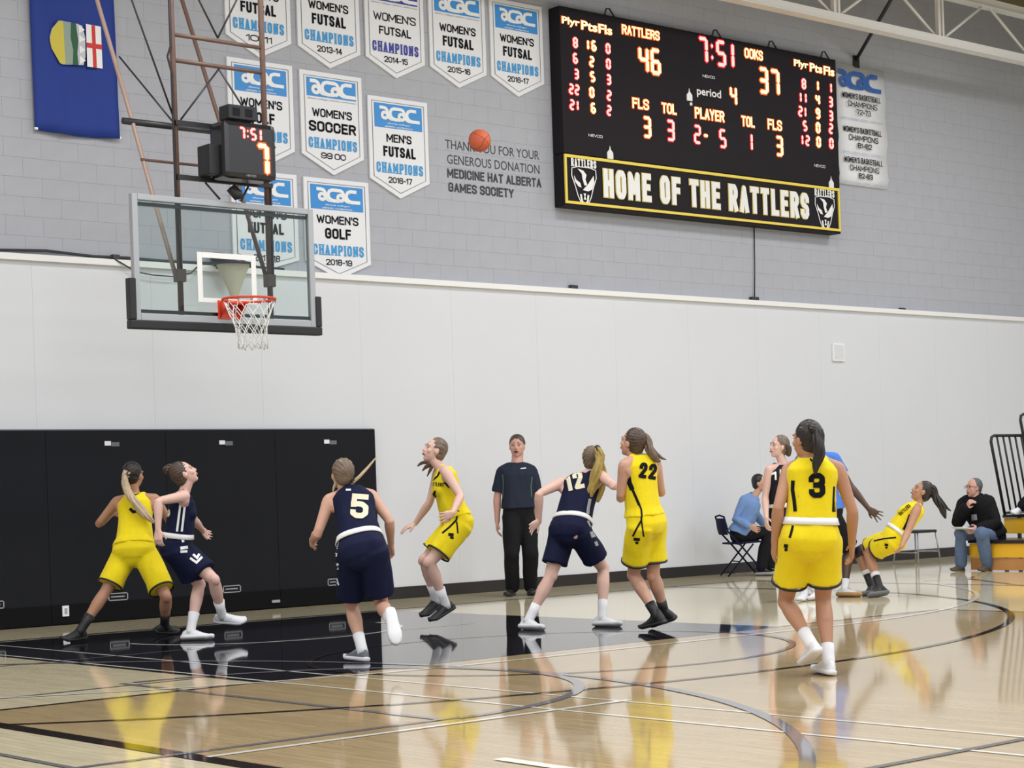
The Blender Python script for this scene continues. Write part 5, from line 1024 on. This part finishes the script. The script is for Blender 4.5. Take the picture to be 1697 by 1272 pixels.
    inf = {'jersey': .014, 'tee': .020, 'sweater': .030, 'jacket': .055}[topkind]
    t0 = {'jersey': (.235 if waistband is not None else .12) if not untuck else .02, 'tee': .0 if untuck else .12, 'sweater': -.02, 'jacket': -.10}[topkind]
    prof_t = [(t, max(rx, .140 if -.1 < t < .9 else 0), max(ry, .098 if -.1 < t < .9 else 0), o_) for t, rx, ry, o_ in prof]
    loft(bm, torso_rings(J, prof_t, inf, t0 - .001, 1.04, infb=inf + (.02 if untuck else .012), wmul=(1.12 if key == 'n1' else .97) if topkind == 'jersey' else 1.0))
    if not male:
        for q in (-1, 1): ellip(bm, pel + up * (.66 * H) + rs * (q * .066 * s) + fwd * .080 * s, rs, fwd, up, (.066 * s, .055 * s, .068 * s))
        tube(bm, [pel + up * (.64 * H) - rs * .05 * s + fwd * .085 * s, pel + up * (.64 * H) + rs * .05 * s + fwd * .085 * s], .05 * s, 10)
    if topkind == 'jersey':
        for sd in ('l', 'r'):
            sh = g[sd + 'sh']
            tube(bm, [lerp(neck, sh, .30) - up * .12 * s - fwd * .050 * s, lerp(neck, sh, .38) - up * .03 * s - fwd * .035 * s, lerp(neck, sh, .58 if key == 'n1' else .42) + up * .016 * s - fwd * .008 * s, lerp(neck, sh, .50 if key == 'n1' else .38) - up * .03 * s + fwd * .03 * s, lerp(neck, sh, .44 if key == 'n1' else .32) - up * .10 * s + fwd * .055 * s], [.052 * s, .050 * s, .046 * s, .048 * s, .048 * s], 12)
    else:
        th = {'tee': .014, 'sweater': .020, 'jacket': .046}[topkind]
        for sd in ('l', 'r'):
            sh, el, wr = g[sd + 'sh'], g[sd + 'el'], g[sd + 'wr']
            tube(bm, [neck - up * .03 * s, lerp(neck, sh, .6) + up * .008 * s, sh], [(.050 + th) * s, (.046 + th) * s, (.050 + th) * s], 12)
            tube(bm, [pel + up * .34 * s, sh - up * .03 * s], [.07 * s + th, .055 * s + th], 10)
            if sleeve <= 1: tube(bm, [sh, lerp(sh, el, .5 * sleeve), lerp(sh, el, sleeve)], [(.052 + th) * s, (.054 + th) * s, (.054 + th) * s], 12, rnd=False)
            else: tube(bm, [sh, lerp(sh, el, .5), el, lerp(el, wr, .5), lerp(el, wr, sleeve - 1)], [(.052 + th) * s, (.046 + th) * s, (.043 + th) * s, (.038 + th) * s, (.030 + th) * s], 12)
        if topkind == 'jacket':
            tube(bm, [neck - rs * .07 * s + fwd * .05 * s - up * .02 * s, neck - rs * .075 * s - fwd * .02 * s + up * .03 * s, neck - fwd * .075 * s + up * .035 * s, neck + rs * .075 * s - fwd * .02 * s + up * .03 * s, neck + rs * .07 * s + fwd * .05 * s - up * .02 * s], .032 * s, 10)
            tube(bm, [pel - fwd * .03 * s - up * .02, pel + up * .1], [.19 * s, .19 * s], 14)
    me = evalmesh(bm, .010, 3, .8); folds(me, .007 if topkind == 'jersey' else .011, 9.0, up, hash(len(label)) % 7)
    bvt = BVHTree.FromPolygons([v.co for v in me.vertices], [p.vertices for p in me.polygons])
    topo = put({'jersey': 'jersey', 'tee': 'shirt', 'sweater': 'sweater', 'jacket': 'jacket'}[topkind], me, top, P, loc)
    # bottom
    bm = bmesh.new()
    loft(bm, torso_rings(J, prof, .016 if not longpants else .010, -.17, .26, infb=.022 if not longpants else .012))
    ellip(bm, pel - up * .03 * s - up.cross(rh) * .012 * s, rh, up.cross(rh), up, (.160 * s, .118 * s, .12 * s), 20, 14)
    legdir = {}
    for sd in ('l', 'r'):
        hip, kn, an = g[sd + 'hip'], g[sd + 'kn'], g[sd + 'an']
        if longpants:
            tube(bm, [hip, lerp(hip, kn, .5), kn, lerp(kn, an, .4), lerp(kn, an, .97)], [.106 * s, .100 * s, .088 * s, .082 * s, .078 * s], 14); ellip(bm, kn, V((1, 0, 0)), V((0, 1, 0)), V((0, 0, 1)), (.088 * s, .088 * s, .088 * s))
        else:
            grav = V((0, 0, -1)); end = lerp(hip, kn, hem) + grav * .012 * s
            q_ = -1 if sd == 'l' else 1; tube(bm, [pel + up * (.20 * H) + rh * (q_ * .052 * s), pel + up * (.06 * H) + rh * (q_ * .066 * s), hip - up.cross(rh) * .012 * s, lerp(hip, kn, hem * .4), lerp(hip, kn, hem * .75), end], [.090 * s, .110 * s, .118 * s, .114 * s, .113 * s, .117 * s], 18, rnd=False)
            legdir[sd] = ((end - hip).normalized(), end)
    me = evalmesh(bm, .010, 9, .8); folds(me, .010 if not longpants else .012, 8.0, V((0, 0, 1)), 3.3)
    bvb = BVHTree.FromPolygons([v.co for v in me.vertices], [p.vertices for p in me.polygons])
    boto = put('trousers' if longpants else 'shorts', me, bottom, P, loc)
    if hemband is not None:
        for sd in legdir:
            d_, e_ = legdir[sd]; bm = bmesh.new(); a_, b_ = frame_of(d_); n_ = 28; rings = []
            for off, rr_ in ((-.010, .112), (-.010, .118), (.006, .119), (.006, .110)): rings.append([e_ + d_ * off * s + (a_ * math.cos(2 * PI * k / n_) + b_ * math.sin(2 * PI * k / n_)) * (rr_ * s) for k in range(n_)])
            loft(bm, rings, cap=False); finish('hem_band', bm, hemband, boto, True, loc=loc)
    if waistband is not None:
        bm = bmesh.new(); rg = []
        pr = [(t, rx, ry, o_) for t, rx, ry, o_ in prof]
        def at(t):
            for p0, p1 in zip(pr, pr[1:]):
                if p0[0] <= t <= p1[0]:
                    f_ = (t - p0[0]) / (p1[0] - p0[0]); return tuple(lerp(p0[i], p1[i], f_) for i in range(1, 4))
        for t, dd in ((.185, .022), (.19, .030), (.275, .030), (.28, .020)):
            rx, ry, o_ = at(t); ax_ = lerp(rh, rs, t).normalized(); rg.append(superring(pel + up * (t * H), ax_, up.cross(ax_).normalized(), rx * s + dd, ry * s + dd, 28, off=o_ * s))
        loft(bm, rg, cap=False); finish('waistband', bm, waistband, boto, True, loc=loc)
    # socks and shoes
    for sd in ('l', 'r'):
        an, kn = g[sd + 'an'], g[sd + 'kn']; L = (kn - an).length
        if sockh:
            f_ = sockh / L; bm = bmesh.new(); tube(bm, [lerp(an, kn, -.1), lerp(an, kn, .0), lerp(an, kn, f_ * .5), lerp(an, kn, f_)], [.041 * s, .041 * s, .041 * s, .044 * s + (.006 if sockh > .15 else 0)], 16, rnd=False)
            finish('sock', bm, sock, P, True, loc=loc)
        if cuff:
            bm = bmesh.new(); tube(bm, [lerp(an, kn, (sockh - .01) / L), lerp(an, kn, (sockh + .035) / L)], [.047 * s, .050 * s], 16, rnd=False); finish('sock_cuff', bm, M['white'], P, True, loc=loc)
        fo, d, sdv, fu = foot_frame(J, sd); bm = bmesh.new(); st = []
        for x, hw, h in ((-.078, .016, .040), (-.066, .029, .072), (-.035, .037, .094 if not hightop else .13), (.0, .040, .098 if not hightop else .14), (.035, .042, .090 if not hightop else .115), (.07, .044, .074), (.11, .047, .058), (.15, .046, .048), (.185, .037, .040), (.205, .020, .030)):
            ring = []
            for k in range(16):
                t = 2 * PI * k / 16; ct, st_ = math.cos(t), math.sin(t)
                zz = (h - .02) * max(0, math.copysign(abs(st_) ** .75, st_)) + .02 + (0 if st_ >= 0 else -.006 * abs(st_))
                ring.append(fo + d * x * s + sdv * (hw * s * math.copysign(abs(ct) ** .8, ct) * (1 - .25 * max(0, st_))) + fu * zz * s)
            st.append(ring)
        loft(bm, st); sh_o = finish('shoe', bm, shoe, P, True, loc=loc)
        bm = bmesh.new(); st = []
        for x, hw in ((-.082, .020), (-.07, .034), (-.03, .041), (.03, .042), (.08, .046), (.12, .051), (.16, .049), (.195, .036), (.212, .014)):
            rise = .012 if x > .19 else (.004 if x < -.075 else 0)
            st.append([fo + d * x * s + sdv * (a * hw * s) + fu * (b + rise) * s for a, b in ((-1, .004), (-.6, -.002), (.6, -.002), (1, .004), (1.02, .026), (.5, .03), (-.5, .03), (-1.02, .026))])
        loft(bm, st); finish('sole', bm, shoesole or shoe, sh_o, True, loc=loc)
        bm = bmesh.new()
        for k in range(4):
            x = .045 + .022 * k; h = .090 - .010 * k
            tube(bm, [fo + d * x * s + sdv * q * .024 * s + fu * (h - abs(q) * .010) * s for q in (-1, -.4, .4, 1)], .003 * s, 5)
        finish('laces', bm, shoesole or shoe, sh_o, True, loc=loc)
    if kneepad:
        kn, hip, an = g['rkn'], g['rhip'], g['ran']; bm = bmesh.new(); tube(bm, [lerp(kn, hip, .20), kn, lerp(kn, an, .16)], [.068 * s, .066 * s, .060 * s], 16, rnd=False); finish('knee_sleeve', bm, M['black'], P, True, loc=loc)
    # printed marks on clothing ---------------------------------------
    for tgt, col, nm, items in DECALS.get(key, []):
        bv = bvt if tgt == 'top' else bvb; m_ = {'black': M['ink'], 'white': M['trim'], 'cream': M['cream'], 'grey': M['grey'], 'green': M['green']}[col]
        bm = bmesh.new(); R0 = V(VR); F0 = V(VF); ray = None
        for it in items:
            b2 = bmesh.new(); lay = b2.verts.layers.float.new('lay')
            if it[0] == 't':
                _, txt, o, h, xs, rot = it; vs, fs, ly = stroke_text(txt, h * .62 * len(txt) * xs / (.8 if len(txt) < 3 else 1), h, .22 if len(txt) < 3 else .16); o = V(o); c_, s_ = math.cos(math.radians(rot)), math.sin(math.radians(rot))
                nv = [b2.verts.new(o + R0 * (v[0] * c_ - v[1] * s_) + V((0, 0, 1)) * (v[0] * s_ + v[1] * c_)) for v in vs]
                for f in fs: b2.faces.new([nv[i] for i in f])
                for v_, l_ in zip(nv, ly): v_[lay] = l_
            else:
                _, w, pts = it; pts = [V(p) for p in pts]; o = pts[0]
                # resample
                Q = []
                for a, b in zip(pts, pts[1:]):
                    n_ = max(2, int((b - a).length / .012))
                    Q += [lerp(a, b, i / n_) for i in range(n_)]
                Q.append(pts[-1])
                p2 = [((q - o).dot(R0), (q - o).z) for q in Q]; v2, f2 = ribbon2(p2, w)
                nv = [b2.verts.new(o + R0 * a + V((0, 0, 1)) * b) for a, b in v2]
                for f in f2: b2.faces.new([nv[i] for i in f])
            lay = b2.verts.layers.float.get('lay')
            bmesh.ops.triangulate(b2, faces=b2.faces[:])
            for _ in range(4):
                le = [e for e in b2.edges if e.calc_length() > .016]
                if not le: break
                bmesh.ops.subdivide_edges(b2, edges=le, cuts=1); bmesh.ops.triangulate(b2, faces=b2.faces[:])
            camd = (o - V(CAM['loc'])).normalized()
            bad = []; 
            for v in b2.verts:
                hit, n, _, _ = bv.ray_cast(v.co, camd, 1.6)
                if hit is None: bad.append(v)
                else: v.co = hit - camd * (.0040 + (.00012 * v[lay] if lay else 0))
            if bad: bmesh.ops.delete(b2, geom=bad, context='VERTS')
            tmp = bpy.data.meshes.new('x'); b2.to_mesh(tmp); b2.free(); bm.from_mesh(tmp); bpy.data.meshes.remove(tmp)
        if len(bm.faces): finish(nm, bm, m_, topo if tgt == 'top' else boto, loc=loc)
        else: bm.free()
    return P

Y, NV = M['yellow'], M['navy']
person('p1', 'player in yellow uniform with long blond ponytail, seen from behind at far left', M['skint'], Y, Y, M['hdark'], M['shoeb'], M['black'], hem=.80, hemband=M['black'], ponycol=M['hblond'], untuck=True)
person('p2', 'player in navy with a brown hair bun looking up, pressed beside the far-left player', M['skinp'], NV, NV, M['hbrown'], M['shoew'], M['white'], hem=.72, waistband=M['trim'], curl=(.5, .8), shoesole=M['shoew'])
person('p5', 'player in navy number 5 running away from the viewer', M['skinm'], NV, NV, M['hlbrown'], M['shoeg'], M['white'], hem=.78, waistband=M['trim'], ponycol=M['hblond'], curl=(.7, 1.1), shoesole=M['shoew'], sockh=.13)
person('p4', 'crouching player in yellow facing left with hands low, in front of white wall', M['skinp'], Y, Y, M['hlbrown'], M['shoeb'], M['white'], hem=.70, hemband=M['black'], curl=(.15, .25), spread=(.2, .3), untuck=True)
person('ref', 'man in dark polo and black trousers standing against the white wall', M['skinr'], M['polo'], M['blackc'], M['hbrown'], M['shoeb'], M['black'], male=True, longpants=True, topkind='tee', sleeve=.82, curl=(.5, .5), sockh=0, untuck=False, lipopen=.006, lips=M['lipd'], hairr=.965, hairf=.008)
person('p12', 'player in navy number 12 with long blond hair leaning on the yellow 22 player', M['skinp'], NV, NV, M['hlbrown'], M['shoew'], M['white'], hem=.66, waistband=M['trim'], ponycol=M['hgold'], curl=(.3, .4), spread=(.25, .1), sockh=.15)
person('p22', 'player in yellow number 22 with brown ponytail and black shoes', M['skinm'], Y, Y, M['hbrown'], M['shoeb'], M['black'], hem=.68, hemband=M['black'], ponycol=M['hlbrown'], untuck=True, curl=(.8, .8), sockh=.12, hightop=True)
person('p3', 'player in yellow number 3 with dark ponytail standing nearest the viewer', M['skint'], Y, Y, M['hdark'], M['shoew'], M['white'], hem=.64, hemband=M['black'], waistband=M['trim'], curl=(.45, .5), sockh=.11)
person('n1', 'pale player in black jersey facing left behind the yellow number 3 player', M['skinp'], M['blackj'], M['blackj'], M['hlbrown'], M['shoew'], M['white'], hem=.70, waistband=M['trim'], ponycol=M['hbrown'], curl=(.4, .6), sockh=.11)
person('blue', 'person in blue shirt reaching an open hand right, mostly hidden behind number 3', M['skind'], M['blue'], M['blackj'], M['hdark'], M['shoew'], M['white'], hem=.9, topkind='tee', sleeve=.55, curl=(.4, .12), spread=(.1, .45), sockh=.10, shoesole=M['gum'], lips=M['lipd'], untuck=True)
person('fall', 'player in yellow falling backwards with black ponytail flying', M['skint'], Y, Y, M['hdark'], M['shoeb'], M['black'], hem=.62, hemband=M['black'], waistband=M['trim'], curl=(.2, .3), spread=(.2, .1), sockh=.15, kneepad=True, cuff=True, hightop=True, shoesole=M['alud'])
person('man', 'seated man in black jacket, jeans and glasses with a fist at his chin', M['skinr'], M['jacket'], M['denim'], M['hgrey'], M['boot'], M['black'], male=True, longpants=True, topkind='jacket', sleeve=1.9, glasses=True, curl=(.5, 1.5), sockh=.12, hightop=True, lipopen=.008, hairr=.96, hairf=-.003)
person('seat', 'person in light blue sweater seated on the folding chair by the wall', M['skinm'], M['lblue'], M['blackc'], M['hdark'], M['shoeb'], M['black'], longpants=True, topkind='sweater', sleeve=1.9, curl=(.3, .3), sockh=0, shoesole=M['grey'])
person('vis', 'spectator on the bleachers at the right edge with a white shoe showing', M['skinm'], M['blackc'], M['blackc'], M['hdark'], M['shoew'], M['white'], longpants=True, topkind='sweater', sleeve=1.9, sockh=.06, base=.705)
hpn = V(PEOPLE['man']['lwr'])
bm = bmesh.new(); c = hpn + V((-.12, .10, .0)); rs_ = []
for a in (-.13, .13): rs_.append([c + V((0.02, a, -.012)), c + V((-.16, a, .028)), c + V((-.16, a, .036)), c + V((.02, a, -.004))])
loft(bm, rs_); tag(finish('folded_paper', bm, M['paper'], loc=c), 'folded white paper held on the lap of the seated man', 'paper')
